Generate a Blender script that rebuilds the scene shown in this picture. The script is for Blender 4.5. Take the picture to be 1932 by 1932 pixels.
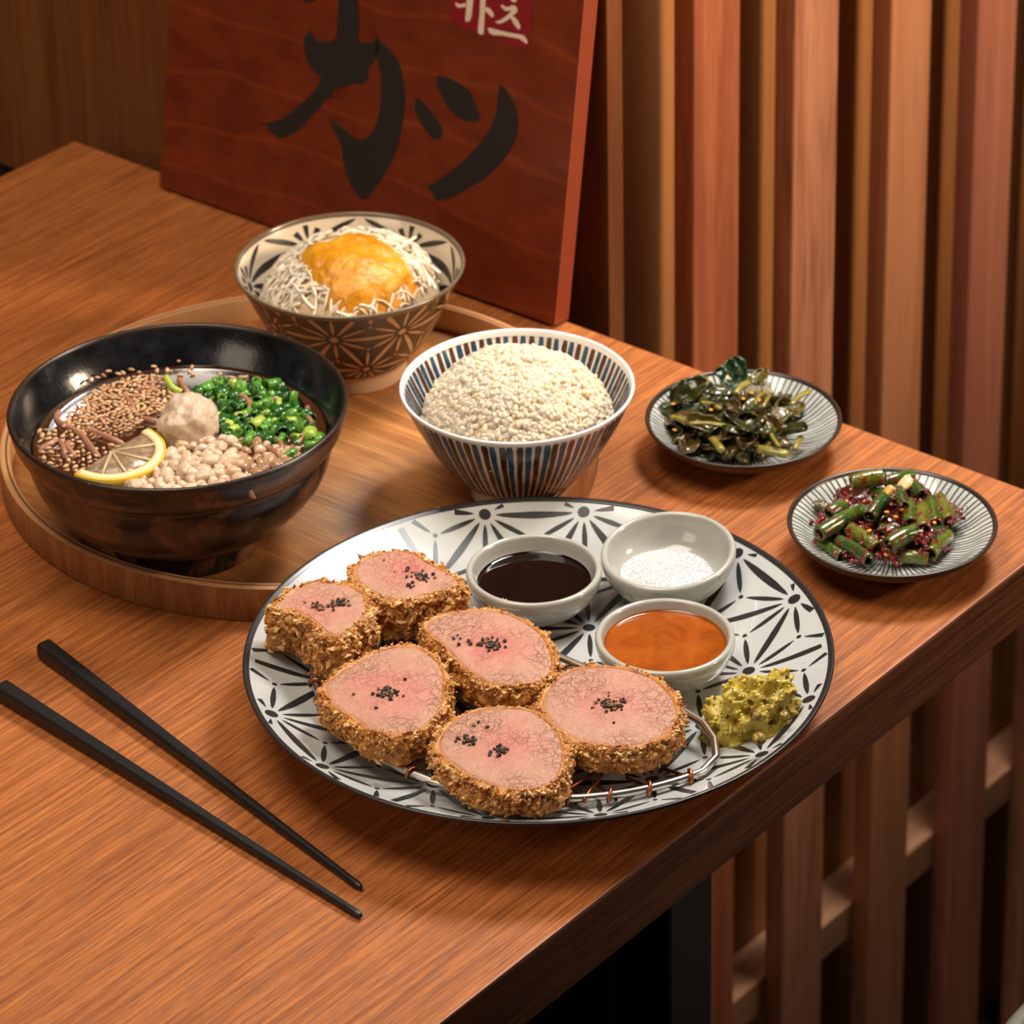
import bpy, bmesh, math, random
import numpy as np
from mathutils import Vector, Matrix, noise, geometry

for o in list(bpy.data.objects):
    bpy.data.objects.remove(o)
SC = bpy.context.scene
COL = SC.collection
PI = math.pi
TABLE = 0.76            # height of the table top above the floor (m)

# ------------------------------------------------------------------ camera
# millimetre frame: origin = centre of the large plate on the table top,
# X along the table's long side, Y towards its back, z up from the table top.
PITCH, ROLL, FPX, PPX, PPY = math.radians(24.6163), math.radians(-0.3786), 7314.856, 1180.196, 137.22
YAW = math.radians(52.0501)
CAM = np.array([-1069.294, -882.365, 922.895])
_dd = np.array([math.cos(YAW), math.sin(YAW), 0]); _nn = np.array([-math.sin(YAW), math.cos(YAW), 0])
_f = np.array([0, math.cos(PITCH), -math.sin(PITCH)]); _r = np.array([1.0, 0, 0]); _u = np.cross(_r, _f)
_r2 = math.cos(ROLL) * _r + math.sin(ROLL) * _u; _u2 = -math.sin(ROLL) * _r + math.cos(ROLL) * _u
def _tf(v): return np.array([v @ _dd, v @ _nn, v[2]])
CR, CU, CF = _tf(_r2), _tf(_u2), _tf(_f)
cd = bpy.data.cameras.new('camera'); cam = bpy.data.objects.new('camera', cd); COL.objects.link(cam)
cd.sensor_width = 36; cd.lens = FPX * 36 / 1932
cd.shift_x = (966 - PPX) / 1932; cd.shift_y = (PPY - 966) / 1932
cd.clip_start = 0.05; cd.clip_end = 30
M = Matrix(((CR[0], CU[0], -CF[0], CAM[0] / 1000), (CR[1], CU[1], -CF[1], CAM[1] / 1000), (CR[2], CU[2], -CF[2], CAM[2] / 1000 + TABLE), (0, 0, 0, 1)))
cam.matrix_world = M
cd.dof.use_dof = True; cd.dof.focus_distance = 1.555; cd.dof.aperture_fstop = 22
SC.camera = cam
SC.view_settings.view_transform = 'Standard'; SC.view_settings.look = 'None'
SC.view_settings.exposure = -0.14; SC.view_settings.gamma = 1; SC.view_settings.use_curve_mapping = False

# ------------------------------------------------------------------ world and lights
w = bpy.data.worlds.new('room_air'); SC.world = w; w.use_nodes = True
w.node_tree.nodes['Background'].inputs[0].default_value = (1.0, 0.72, 0.5, 1)
w.node_tree.nodes['Background'].inputs[1].default_value = 0.025
def area(name, loc, target, size, power, color):
    l = bpy.data.lights.new(name, 'AREA'); l.shape = 'SQUARE'; l.size = size; l.energy = power; l.color = color
    o = bpy.data.objects.new(name, l); COL.objects.link(o)
    o.location = (loc[0] / 1000, loc[1] / 1000, loc[2] / 1000 + TABLE)
    d = Vector(target) - Vector(loc); o.rotation_euler = d.to_track_quat('-Z', 'Y').to_euler()
    return o
area('key_lamp', (600, 40, 900), (0, 30, 0), 0.26, 13.5, (1.0, 0.96, 0.91))
area('overhead_lamp', (-300, 260, 1600), (20, 200, 0), 0.8, 22.0, (1.0, 0.86, 0.72))
area('side_lamp', (-1700, 300, 1000), (200, 250, 60), 0.8, 8.0, (1.0, 0.78, 0.58))
def spot(name, loc, target, power, color, angle, blend, size):
    l = bpy.data.lights.new(name, 'SPOT'); l.energy = power; l.color = color; l.spot_size = math.radians(angle); l.spot_blend = blend; l.shadow_soft_size = size
    o = bpy.data.objects.new(name, l); COL.objects.link(o); o.location = (loc[0] / 1000, loc[1] / 1000, loc[2] / 1000 + TABLE)
    o.rotation_euler = (Vector(target) - Vector(loc)).to_track_quat('-Z', 'Y').to_euler()
spot('room_spot', (1900, -2500, 1500), (500, 150, 370), 820.0, (1.0, 0.74, 0.52), 22, 1.0, 0.34)

# ------------------------------------------------------------------ pixel ray helpers (rays into the millimetre frame)
def ray(x, y): return CF + CR * ((x - PPX) / FPX) - CU * ((y - PPY) / FPX)
def at(x, y, z=0.0):
    d = ray(x, y); t = (z - CAM[2]) / d[2]; return CAM + t * d
def at_Y(x, y, Y):
    d = ray(x, y); t = (Y - CAM[1]) / d[1]; return CAM + t * d
def at_X(x, y, X):
    d = ray(x, y); t = (X - CAM[0]) / d[0]; return CAM + t * d
def at_plane(x, y, P, n):
    d = ray(x, y); t = ((P - CAM) @ n) / (d @ n); return CAM + t * d

# ------------------------------------------------------------------ object helpers
ABS = {}
def W(p): return Vector((p[0] / 1000, p[1] / 1000, p[2] / 1000 + TABLE))
def tag(o, label=None, cat=None, group=None, kind=None):
    if label: o['label'] = label
    if cat: o['category'] = cat
    if group: o['group'] = group
    if kind: o['kind'] = kind
    return o
def thing(name, label, cat, loc, group=None, kind=None):
    o = bpy.data.objects.new(name, None); COL.objects.link(o); o.location = W(loc); o.empty_display_size = 0.01
    ABS[o.name] = np.array(loc, float)
    return tag(o, label, cat, group, kind)
def mesh(name, V, F, mat, parent=None, loc=None, smooth=True, cols=None, kind=None, label=None):
    V = np.asarray(V, float)
    base = ABS[parent.name] if parent is not None else np.array(loc if loc is not None else V.mean(0) * [1, 1, 0] + [0, 0, V[:, 2].min()], float)
    me = bpy.data.meshes.new(name)
    me.from_pydata(((V - base) / 1000).tolist(), [], [list(map(int, f)) for f in F])
    if smooth: me.polygons.foreach_set('use_smooth', [True] * len(me.polygons))
    if cols is not None:
        a = me.color_attributes.new('Col', 'FLOAT_COLOR', 'POINT')
        c = np.ones((len(V), 4)); cols = np.asarray(cols, float); c[:, :cols.shape[1]] = cols
        a.data.foreach_set('color', c.ravel())
    me.update()
    o = bpy.data.objects.new(name, me); COL.objects.link(o)
    if mat is not None: me.materials.append(mat)
    if parent is not None: o.parent = parent
    else: o.location = W(base)
    ABS[o.name] = base
    if kind: o['kind'] = kind
    if label: o['label'] = label
    return o
def recalc(o):
    bm = bmesh.new(); bm.from_mesh(o.data); bmesh.ops.recalc_face_normals(bm, faces=bm.faces); bm.to_mesh(o.data); bm.free()
def bevel(o, width=1.0, seg=2, angle=40):
    m = o.modifiers.new('bevel', 'BEVEL'); m.width = width / 1000; m.segments = seg; m.limit_method = 'ANGLE'; m.angle_limit = math.radians(angle)
    return o
def box(x0, x1, y0, y1, z0, z1):
    V = [(x, y, z) for z in (z0, z1) for y in (y0, y1) for x in (x0, x1)]
    F = [(0, 2, 3, 1), (4, 5, 7, 6), (0, 1, 5, 4), (2, 6, 7, 3), (0, 4, 6, 2), (1, 3, 7, 5)]
    return V, F
def lathe(prof, n=128, c=(0, 0), wob=None):
    V, F = [], []; rows = []
    for (r, z) in prof:
        if r < 1e-6:
            rows.append([len(V)]); V.append((c[0], c[1], z))
        else:
            s = len(V); rows.append(list(range(s, s + n)))
            for k in range(n):
                a = 2 * PI * k / n; V.append((c[0] + r * math.cos(a), c[1] + r * math.sin(a), z))
    for A, B in zip(rows[:-1], rows[1:]):
        for k in range(n):
            k2 = (k + 1) % n
            if len(A) == 1 and len(B) == 1: continue
            if len(A) == 1: F.append((A[0], B[k2], B[k]))
            elif len(B) == 1: F.append((A[k], A[k2], B[0]))
            else: F.append((A[k], A[k2], B[k2], B[k]))
    return V, F
def spline(pts, n, closed=False):
    P = [np.asarray(p, float) for p in pts]; out = []
    m = len(P); segs = m if closed else m - 1
    for i in range(segs):
        if closed: p0, p1, p2, p3 = P[i - 1], P[i], P[(i + 1) % m], P[(i + 2) % m]
        else: p0, p1, p2, p3 = P[max(i - 1, 0)], P[i], P[i + 1], P[min(i + 2, m - 1)]
        for k in range(n):
            t = k / n
            out.append(0.5 * ((2 * p1) + (-p0 + p2) * t + (2 * p0 - 5 * p1 + 4 * p2 - p3) * t * t + (-p0 + 3 * p1 - 3 * p2 + p3) * t ** 3))
    if not closed: out.append(P[-1])
    return np.array(out)
def smooth_profile(pts, n=4): return [(max(0.0, float(p[0])), float(p[1])) for p in spline(pts, n)]
def tube(path, r, n=8, closed=False, caps=True):
    P = [Vector(p) for p in path]; V, F = [], []; m = len(P)
    rr = r if hasattr(r, '__len__') else [r] * m
    prev = None
    for i, p in enumerate(P):
        if closed: t = (P[(i + 1) % m] - P[i - 1])
        else: t = P[min(i + 1, m - 1)] - P[max(i - 1, 0)]
        t.normalize()
        if prev is None:
            up = Vector((0, 0, 1)) if abs(t.z) < 0.9 else Vector((1, 0, 0)); a = t.cross(up).normalized()
        else: a = (prev - t * prev.dot(t)).normalized()
        prev = a; b = t.cross(a)
        for k in range(n):
            q = 2 * PI * k / n; V.append(tuple(p + (a * math.cos(q) + b * math.sin(q)) * rr[i]))
    for i in range(m if closed else m - 1):
        j = (i + 1) % m
        for k in range(n):
            k2 = (k + 1) % n; F.append((i * n + k, i * n + k2, j * n + k2, j * n + k))
    if caps and not closed:
        F.append(tuple(range(n - 1, -1, -1))); F.append(tuple((m - 1) * n + k for k in range(n)))
    return V, F
def join(parts):
    V, F = [], []
    for v, f in parts:
        s = len(V); V.extend(list(map(tuple, v))); F.extend([tuple(i + s for i in q) for q in f])
    return V, F
def fbm(p, s, oct=3):
    v, a, t = 0, 1, 0; p = Vector(p) * s
    for i in range(oct):
        v += a * noise.noise(p); t += a; a *= 0.5; p = p * 2.1 + Vector((3.1, 7.7, 1.3))
    return v / t
def ico(sub):
    bm = bmesh.new(); bmesh.ops.create_icosphere(bm, subdivisions=sub, radius=1)
    V = np.array([v.co[:] for v in bm.verts]); F = [[v.index for v in f.verts] for f in bm.faces]; bm.free(); return V, F
ICO = {k: ico(k) for k in (1, 2, 3, 5, 6)}
def in_poly(p, poly):
    x, y = p; c = False; n = len(poly)
    for i in range(n):
        x1, y1 = poly[i]; x2, y2 = poly[i - 1]
        if (y1 > y) != (y2 > y) and x < (x2 - x1) * (y - y1) / (y2 - y1) + x1: c = not c
    return c
def copy_thing(o, label=None, group=None):
    c = o.copy(); COL.objects.link(c)
    for ch in o.children:
        d = ch.copy(); COL.objects.link(d); d.parent = c
        for g in ch.children:
            e = g.copy(); COL.objects.link(e); e.parent = d
    if label: c['label'] = label
    if group: c['group'] = group
    return c

# ------------------------------------------------------------------ materials
MATS = {}
class NT:
    def __init__(s, name):
        s.m = bpy.data.materials.new(name); s.m.use_nodes = True; s.t = s.m.node_tree; s.b = s.t.nodes['Principled BSDF']; MATS[name] = s.m
    def n(s, kind, **kw):
        o = s.t.nodes.new(kind)
        for k, v in kw.items(): setattr(o, k, v)
        return o
    def l(s, a, b): s.t.links.new(a, b)
    def set(s, **kw):
        names = dict(color='Base Color', rough='Roughness', metal='Metallic', spec='Specular IOR Level', sss='Subsurface Weight', sscale='Subsurface Scale', srad='Subsurface Radius', coat='Coat Weight', crough='Coat Roughness', trans='Transmission Weight', ior='IOR', sheen='Sheen Weight')
        for k, v in kw.items():
            i = s.b.inputs[names[k]]
            if hasattr(v, 'is_linked') or isinstance(v, bpy.types.NodeSocket): s.l(v, i)
            elif isinstance(v, tuple) and len(v) == 3 and k == 'color': i.default_value = (*v, 1)
            else: i.default_value = v
        return s
    def coord(s, scale=(1, 1, 1), kind='Object', rot=(0, 0, 0)):
        c = s.n('ShaderNodeTexCoord'); m = s.n('ShaderNodeMapping'); m.inputs['Scale'].default_value = scale; m.inputs['Rotation'].default_value = rot
        s.l(c.outputs[kind], m.inputs[0]); return m.outputs[0]
    def noise(s, vec, scale=1, detail=4, rough=0.55, dist=0):
        o = s.n('ShaderNodeTexNoise'); o.inputs['Scale'].default_value = scale; o.inputs['Detail'].default_value = detail; o.inputs['Roughness'].default_value = rough; o.inputs['Distortion'].default_value = dist
        s.l(vec, o.inputs['Vector']); return o.outputs['Fac']
    def voro(s, vec, scale, feature='F1'):
        o = s.n('ShaderNodeTexVoronoi'); o.feature = feature; o.inputs['Scale'].default_value = scale; s.l(vec, o.inputs['Vector']); return o.outputs['Distance']
    def ramp(s, fac, stops):
        o = s.n('ShaderNodeValToRGB'); e = o.color_ramp.elements
        while len(e) < len(stops): e.new(0.5)
        for q, (p, c) in zip(e, stops): q.position = p; q.color = (*c, 1) if len(c) == 3 else c
        s.l(fac, o.inputs[0]); return o.outputs[0]
    def mix(s, fac, a, b, mode='MIX'):
        o = s.n('ShaderNodeMix'); o.data_type = 'RGBA'; o.blend_type = mode
        for v, i in ((fac, 0), (a, 6), (b, 7)):
            if isinstance(v, bpy.types.NodeSocket): s.l(v, o.inputs[i])
            elif isinstance(v, (int, float)): o.inputs[i].default_value = v
            else: o.inputs[i].default_value = (*v, 1)
        return o.outputs[2]
    def math(s, op, a, b=0.0):
        o = s.n('ShaderNodeMath'); o.operation = op
        for v, i in ((a, 0), (b, 1)):
            if isinstance(v, bpy.types.NodeSocket): s.l(v, o.inputs[i])
            else: o.inputs[i].default_value = v
        return o.outputs[0]
    def vcol(s):
        o = s.n('ShaderNodeVertexColor'); o.layer_name = 'Col'; return o.outputs[0]
    def objrand(s):
        o = s.n('ShaderNodeObjectInfo'); return o.outputs['Random']
    def bump(s, h, strength=0.3, dist=0.001):
        o = s.n('ShaderNodeBump'); o.inputs['Strength'].default_value = strength; o.inputs['Distance'].default_value = dist
        s.l(h, o.inputs['Height']); s.l(o.outputs[0], s.b.inputs['Normal']); return s
BW = ((0, 0, 0), (1, 1, 1))
def plain(name, color, rough=0.5, **kw):
    t = NT(name); t.set(color=color, rough=rough, **kw); return t.m
def wood(name, dark, light, axis='X', across=90, along=3.5, rough=0.42, pore=0.5, big=0.5, bump=0.25, tint=0.0, spec=0.5):
    t = NT(name); sc = [across] * 3; sc['XYZ'.index(axis)] = along
    v = t.coord(tuple(sc))
    n1 = t.noise(v, 1.0, 6, 0.62, 0.6)
    sc2 = [across * 0.16] * 3; sc2['XYZ'.index(axis)] = along * 0.35
    n2 = t.noise(t.coord(tuple(sc2)), 1.0, 3, 0.5, 1.2)
    sc3 = [across * 9] * 3; sc3['XYZ'.index(axis)] = along * 5
    n3 = t.noise(t.coord(tuple(sc3)), 1.0, 2, 0.5)
    c = t.ramp(n1, [(0.36, dark), (0.50, tuple(0.5 * (a + b) for a, b in zip(dark, light))), (0.62, light)])
    c = t.mix(t.math('MULTIPLY', t.ramp(n2, [(0.35, BW[0]), (0.65, BW[1])]), big), c, tuple(x * 0.72 for x in light), 'MIX')
    p = t.ramp(n3, [(0.54, BW[0]), (0.66, BW[1])])
    c = t.mix(t.math('MULTIPLY', p, pore), c, tuple(x * 0.35 for x in dark), 'MIX')
    if tint:
        c = t.mix(t.math('MULTIPLY', t.objrand(), tint), c, (0.42, 0.13, 0.05), 'MIX')
    t.set(color=c, rough=rough, spec=spec)
    t.bump(t.math('SUBTRACT', n1, t.math('MULTIPLY', p, 0.6)), bump, 0.0004)
    return t.m
def speckle(name, base, rough=0.25, speck=(0.2, 0.15, 0.1), amount=0.35, scale=900, coat=0.0, var=0.12, sss=0.0):
    t = NT(name); v = t.coord()
    s = t.ramp(t.noise(v, scale, 2, 0.5), [(0.70, BW[0]), (0.78, BW[1])])
    b = t.mix(t.noise(v, 60, 3), tuple(x * (1 - var) for x in base), tuple(min(1, x * (1 + var)) for x in base))
    t.set(color=t.mix(t.math('MULTIPLY', s, amount), b, speck), rough=rough, coat=coat, sss=sss, sscale=0.002)
    t.bump(t.noise(v, 120, 2), 0.05, 0.0005)
    return t.m

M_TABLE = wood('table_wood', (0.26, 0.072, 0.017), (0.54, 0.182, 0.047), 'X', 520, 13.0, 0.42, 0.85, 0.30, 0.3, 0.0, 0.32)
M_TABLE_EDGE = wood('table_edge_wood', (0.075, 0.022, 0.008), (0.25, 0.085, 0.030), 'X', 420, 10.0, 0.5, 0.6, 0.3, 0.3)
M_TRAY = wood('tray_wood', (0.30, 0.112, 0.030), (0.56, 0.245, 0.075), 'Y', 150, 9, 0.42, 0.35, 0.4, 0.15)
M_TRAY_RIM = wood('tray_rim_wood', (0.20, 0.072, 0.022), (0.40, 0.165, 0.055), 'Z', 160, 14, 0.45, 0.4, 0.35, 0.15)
M_TRAY_TOP = plain('tray_top_edge', (0.56, 0.28, 0.115), 0.4)
M_TRAY_LINE = plain('tray_glue_line', (0.10, 0.045, 0.02), 0.6)
M_SLAT = [wood('slat_wood_red', (0.30, 0.075, 0.028), (0.46, 0.135, 0.05), 'Z', 60, 3, 0.55, 0.35, 0.4, 0.2),
          wood('slat_wood_pink', (0.36, 0.125, 0.06), (0.55, 0.23, 0.115), 'Z', 60, 3, 0.55, 0.55, 0.4, 0.2),
          wood('slat_wood_tan', (0.42, 0.155, 0.06), (0.56, 0.23, 0.10), 'Z', 40, 2, 0.55, 0.2, 0.4, 0.2),
          wood('slat_wood_rose', (0.40, 0.13, 0.07), (0.54, 0.19, 0.10), 'Z', 50, 2, 0.55, 0.3, 0.4, 0.2)]
M_BOARD = wood('ochre_board_wood', (0.33, 0.13, 0.035), (0.46, 0.19, 0.055), 'Z', 40, 2, 0.6, 0.2, 0.4, 0.1)
M_PANEL = wood('panel_wood', (0.13, 0.036, 0.008), (0.25, 0.080, 0.018), 'Z', 26, 2.0, 0.5, 0.3, 0.5, 0.1)
M_RAIL = wood('rail_wood', (0.36, 0.16, 0.075), (0.55, 0.27, 0.13), 'X', 70, 4, 0.6, 0.3, 0.4, 0.2)
M_DARK = plain('dark_void', (0.02, 0.010, 0.007), 0.8)
M_LEG = plain('black_steel', (0.006, 0.006, 0.007), 0.45)
M_FLOOR = plain('floor_dark', (0.03, 0.018, 0.012), 0.6)

# ------------------------------------------------------------------ setting
o = mesh('floor', *box(-1600, 2200, -1600, 1400, -780, -760), M_FLOOR, smooth=False); tag(o, 'dark floor under the table', None, kind='structure'); 
YS, YB = 200.0, 240.0
wr = thing('wall_right', 'screen wall of upright wooden slats over ochre boards', None, (600, YS, -760), kind='structure')
Lp = [1308.4, 1500, 1683, 1848]; Rp = [1397.5, 1584, 1759, 1920]
sl = [(at_Y(a, 0, YS)[0], at_Y(b, 0, YS)[0]) for a, b in zip(Lp, Rp)]
per = (sl[-1][0] - sl[0][0]) / 3
sl += [(sl[-1][0] + per * k, sl[-1][1] + per * k) for k in (1, 2, 3, 4, 5, 6, 7)]
tints = [0, 1, 2, 3, 1, 0, 2, 3, 1, 2, 0]
for i, (a, b) in enumerate(sl):
    bevel(mesh('slat', *box(a, b, YS, YS + 13, -759, 700), M_SLAT[tints[i]], wr, smooth=False), 0.8, 1)
bp = [at_Y(q, 300, YB)[0] for q in (1281.5, 1470, 1648, 1813)]
bper = (bp[-1] - bp[0]) / 3
bp += [bp[-1] + bper * k for k in range(1, 8)]
left = 313.0
for i, b in enumerate(bp):
    bevel(mesh('back_board', *box(left, b, YB, YB + 12, -759, 700), M_BOARD, wr, smooth=False), 0.6, 1)
    left = b + 15
mesh('rail', *box(313, sl[-1][1] + 40, YS + 13.2, YB - 0.2, -560, -536), M_RAIL, wr, smooth=False)
o = mesh('wall_far', *box(280, 2200, YB + 90, YB + 110, -759, 900), M_DARK, smooth=False); tag(o, 'dark wall behind the slat screen', kind='structure')
o = mesh('wall_back', *box(300, 312, 197, 1300, -57, 900), M_PANEL, smooth=False); tag(o, 'brown wood panel wall beyond the table end', kind='structure')
o = mesh('recess_shade_1', *box(304, 311.5, 198, 1300, -759, -58), M_DARK, smooth=False); tag(o, 'dark sheet standing in for the shadow under the wood panel', kind='structure')  # shadow below the panel put into a near-black sheet

# table
tb = thing('dining_table', 'orange-brown wood grain table with thick dark front edge on black steel legs', 'table', (0, 200, -760))
top = mesh('tabletop', *box(-1300, 265, -109, 544, -32.5, 0), M_TABLE, tb, smooth=False)
bm = bmesh.new(); bm.from_mesh(top.data)
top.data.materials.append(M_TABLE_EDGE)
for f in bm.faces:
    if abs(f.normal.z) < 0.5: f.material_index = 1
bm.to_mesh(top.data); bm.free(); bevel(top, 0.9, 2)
M_EDGE_HIGHLIGHT = plain('edge_highlight', (0.46, 0.20, 0.125), 0.40)  # pale pinkish colour paints the highlight along the front top edge
mesh('edge_highlight', *box(-1299.5, 264.8, -109.35, -108.6, -1.5, 0.12), M_EDGE_HIGHLIGHT, tb, smooth=False)
for (lx, ly) in ((12, -60), (12, 460), (-1200, -60), (-1200, 460)):
    bevel(mesh('leg', *box(lx, lx + 31, ly, ly + 31, -759.5, -33), M_LEG, tb, smooth=False), 1.5, 2)

# stool near the slat screen, only its pale padded rim shows
pa, pb = at(1884, 1932, -270), at(1932, 1878, -270)
mid = (pa + pb) / 2; tdir = (pb - pa) / np.linalg.norm(pb - pa); nrm = np.array([tdir[1], -tdir[0], 0])
if nrm[0] * -1 + nrm[1] * -1 < 0: nrm = -nrm
sc_ = mid + nrm * 150
st = thing('stool', 'round stool with a pale grey-green rim beside the table front', 'stool', (sc_[0], sc_[1], -760))
mesh('seat_rim', *lathe(smooth_profile([(140, -292), (149, -288), (151, -278), (147, -270), (141, -269), (138, -274)], 3), 64, sc_), plain('stool_rim', (0.30, 0.30, 0.22), 0.5), st)
mesh('seat_pad', *lathe(smooth_profile([(0, -290), (139, -290), (140, -280), (130, -273), (60, -271), (0, -271)], 3), 64, sc_), plain('stool_pad', (0.05, 0.045, 0.04), 0.7), st)
for k in range(4):
    a = PI / 4 + k * PI / 2
    mesh('leg', *tube([(sc_[0] + 100 * math.cos(a), sc_[1] + 100 * math.sin(a), -291), (sc_[0] + 130 * math.cos(a), sc_[1] + 130 * math.sin(a), -759)], 11, 10), M_LEG, st)

# ------------------------------------------------------------------ sign board
B0, B1 = np.array([248.9, 463.9, 0.0]), np.array([254.1, 196.2, 0.0])
LEAN = math.radians(9.3)
e1 = (B1 - B0) / np.linalg.norm(B1 - B0); SW = np.linalg.norm(B1 - B0)
nh = np.array([-e1[1], e1[0], 0.0]);  nh = nh if nh[0] > 0 else -nh
e2 = nh * math.sin(LEAN) + np.array([0, 0, 1.0]) * math.cos(LEAN)
nf = -nh * math.cos(LEAN) + np.array([0, 0, 1.0]) * math.sin(LEAN)      # facing normal
zl = 12.5 * math.sin(LEAN)
t = NT('sign_board_wood'); v = t.coord((9, 30, 60)); v2 = t.coord((1, 9.0, 14.0))
wv = t.n('ShaderNodeTexWave'); wv.wave_type = 'BANDS'; wv.bands_direction = 'Z'; wv.inputs['Scale'].default_value = 0.75; wv.inputs['Distortion'].default_value = 7.5; wv.inputs['Detail'].default_value = 2; wv.inputs['Detail Scale'].default_value = 0.7
t.l(v2, wv.inputs['Vector'])
vein = t.ramp(wv.outputs['Fac'], [(0.96, BW[0]), (1.0, BW[1])])
c = t.ramp(t.noise(v, 1, 5, 0.6), [(0.3, (0.105, 0.012, 0.0022)), (0.7, (0.185, 0.028, 0.005))])
c = t.mix(t.math('MULTIPLY', vein, 0.18), c, (0.36, 0.075, 0.012))
t.set(color=c, rough=0.42); M_SIGN = t.m
t = NT('sign_ply_edge'); cx = t.coord()
sp = t.n('ShaderNodeSeparateXYZ'); t.l(cx, sp.inputs[0])
q = t.math('SUBTRACT', sp.outputs['X'], t.math('MULTIPLY', sp.outputs['Z'], math.tan(LEAN)))
st_ = t.ramp(t.math('FRACT', t.math('MULTIPLY', q, 420.0)), [(0.0, (0.09, 0.014, 0.010)), (0.36, (0.10, 0.016, 0.011)), (0.46, (0.44, 0.085, 0.020)), (0.92, (0.40, 0.07, 0.018)), (1.0, (0.09, 0.014, 0.010))])
t.set(color=st_, rough=0.5); M_PLY = t.m
sg = thing('wooden_sign', 'tall red-stained plywood sign with black brush characters leaning on the panel wall', 'sign', (B0 + B1) / 2)
SH = 207.0; TH = 12.5
base_off = nf * (-TH)
cor = []
for s in (0, SW):
    for h in (0, SH):
        for d in (0, -TH):
            cor.append(B0 + e1 * s + e2 * h + nf * d)
cor = np.array(cor); cor[:, 2] += zl
idx = lambda s, h, d: s * 4 + h * 2 + d
F = [(idx(0, 0, 0), idx(1, 0, 0), idx(1, 1, 0), idx(0, 1, 0)), (idx(0, 0, 1), idx(0, 1, 1), idx(1, 1, 1), idx(1, 0, 1)),
     (idx(0, 0, 0), idx(0, 0, 1), idx(1, 0, 1), idx(1, 0, 0)), (idx(0, 1, 0), idx(1, 1, 0), idx(1, 1, 1), idx(0, 1, 1)),
     (idx(0, 0, 0), idx(0, 1, 0), idx(0, 1, 1), idx(0, 0, 1)), (idx(1, 0, 0), idx(1, 0, 1), idx(1, 1, 1), idx(1, 1, 0))]
bd = mesh('board', cor, F, M_SIGN, sg, smooth=False)
bd.data.materials.append(M_PLY)
for i in (2, 3, 4, 5): bd.data.polygons[i].material_index = 1
bevel(bd, 0.7, 2)
P_SIGN = B0 + np.array([0, 0, zl])
def decal(name, pts, mat, parent, off):
    """flat brush mark on the sign: outline in photo pixels cast onto the board"""
    Q = []
    for (x, y) in pts:
        p = at_plane(x, y, P_SIGN, nf) - P_SIGN
        Q.append((p @ e1, p @ e2))
    n = len(Q)
    V = [P_SIGN + e1 * a + e2 * b + nf * off for a, b in Q] + [P_SIGN + e1 * a + e2 * b + nf * 0.02 for a, b in Q]
    tri = geometry.tessellate_polygon([[Vector((a, b, 0)) for a, b in Q]])
    area2 = sum(Q[i - 1][0] * Q[i][1] - Q[i][0] * Q[i - 1][1] for i in range(n))
    F = []
    for tr in tri:
        a, b, c_ = tr
        s = (Q[b][0] - Q[a][0]) * (Q[c_][1] - Q[a][1]) - (Q[b][1] - Q[a][1]) * (Q[c_][0] - Q[a][0])
        F.append((a, b, c_) if s > 0 else (c_, b, a))
    F += [(i, (i + 1) % n, n + (i + 1) % n, n + i) for i in range(n)]
    o_ = mesh(name, V, F, mat, parent, smooth=False)
    return o_
A_ = [(555, -430), (690, -430), (700, 60), (707, 150), (705, 270), (735, 293), (800, 285), (825, 250), (850, 330), (815, 380), (800, 430), (770, 455), (775, 490), (760, 545), (735, 565), (690, 560), (620, 580), (570, 595), (530, 615), (525, 640), (545, 658), (490, 658), (465, 690), (455, 720), (400, 770), (365, 810), (330, 850), (280, 890), (230, 915), (175, 935), (100, 885), (90, 870), (105, 850), (35, 840), (90, 830), (180, 805), (250, 760), (310, 705), (370, 650), (420, 595), (455, 540), (440, 510), (395, 475), (360, 420), (345, 370), (332, 310), (340, 255), (365, 225), (365, 190), (400, 245), (430, 280), (490, 285), (535, 275), (557, 235), (560, 150), (568, 50)]
B_ = [(825, 250), (870, 295), (930, 355), (970, 410), (995, 480), (1010, 560), (1018, 650), (1018, 720), (1000, 850), (970, 980), (930, 1080), (870, 1190), (800, 1290), (765, 1340), (740, 1345), (700, 1325), (660, 1270), (620, 1170), (600, 1080), (590, 1000), (570, 940), (540, 880), (515, 845), (535, 856), (556, 880), (500, 795), (560, 840), (610, 880), (660, 915), (700, 940), (750, 940), (790, 900), (820, 840), (845, 760), (857, 650), (857, 550), (848, 480), (830, 410), (815, 380)]
C_ = [(1095, 658), (1130, 680), (1180, 740), (1230, 800), (1265, 860), (1270, 910), (1250, 940), (1205, 935), (1160, 885), (1120, 820), (1090, 750), (1080, 705)]
D_ = [(1230, 520), (1250, 510), (1310, 525), (1370, 550), (1430, 590), (1470, 640), (1495, 710), (1525, 800), (1500, 820), (1430, 815), (1370, 790), (1300, 720), (1260, 640), (1235, 580)]
E_ = [(1655, 572), (1690, 590), (1720, 640), (1760, 710), (1780, 790), (1780, 890), (1750, 970), (1690, 1070), (1620, 1150), (1530, 1220), (1430, 1275), (1360, 1320), (1300, 1340), (1230, 1355), (1210, 1310), (1165, 1250), (1210, 1240), (1280, 1190), (1360, 1130), (1440, 1060), (1530, 960), (1590, 870), (1630, 780), (1643, 690), (1645, 620)]
G_ = [(310, -60), (420, -60), (408, 5), (370, 14), (330, 8)]
M_INK = speckle('brush_ink', (0.010, 0.008, 0.007), 0.65, (0.03, 0.022, 0.02), 0.5, 600)
for P_ in (A_, B_, C_, D_, E_, G_):
    decal('brush_stroke', [(480 + 0.2795 * x, 0.2795 * y) for x, y in P_], M_INK, sg, 0.25)
k4 = lambda P_: [(820 + 0.1087 * x, 0.1087 * y) for x, y in P_]
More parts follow.
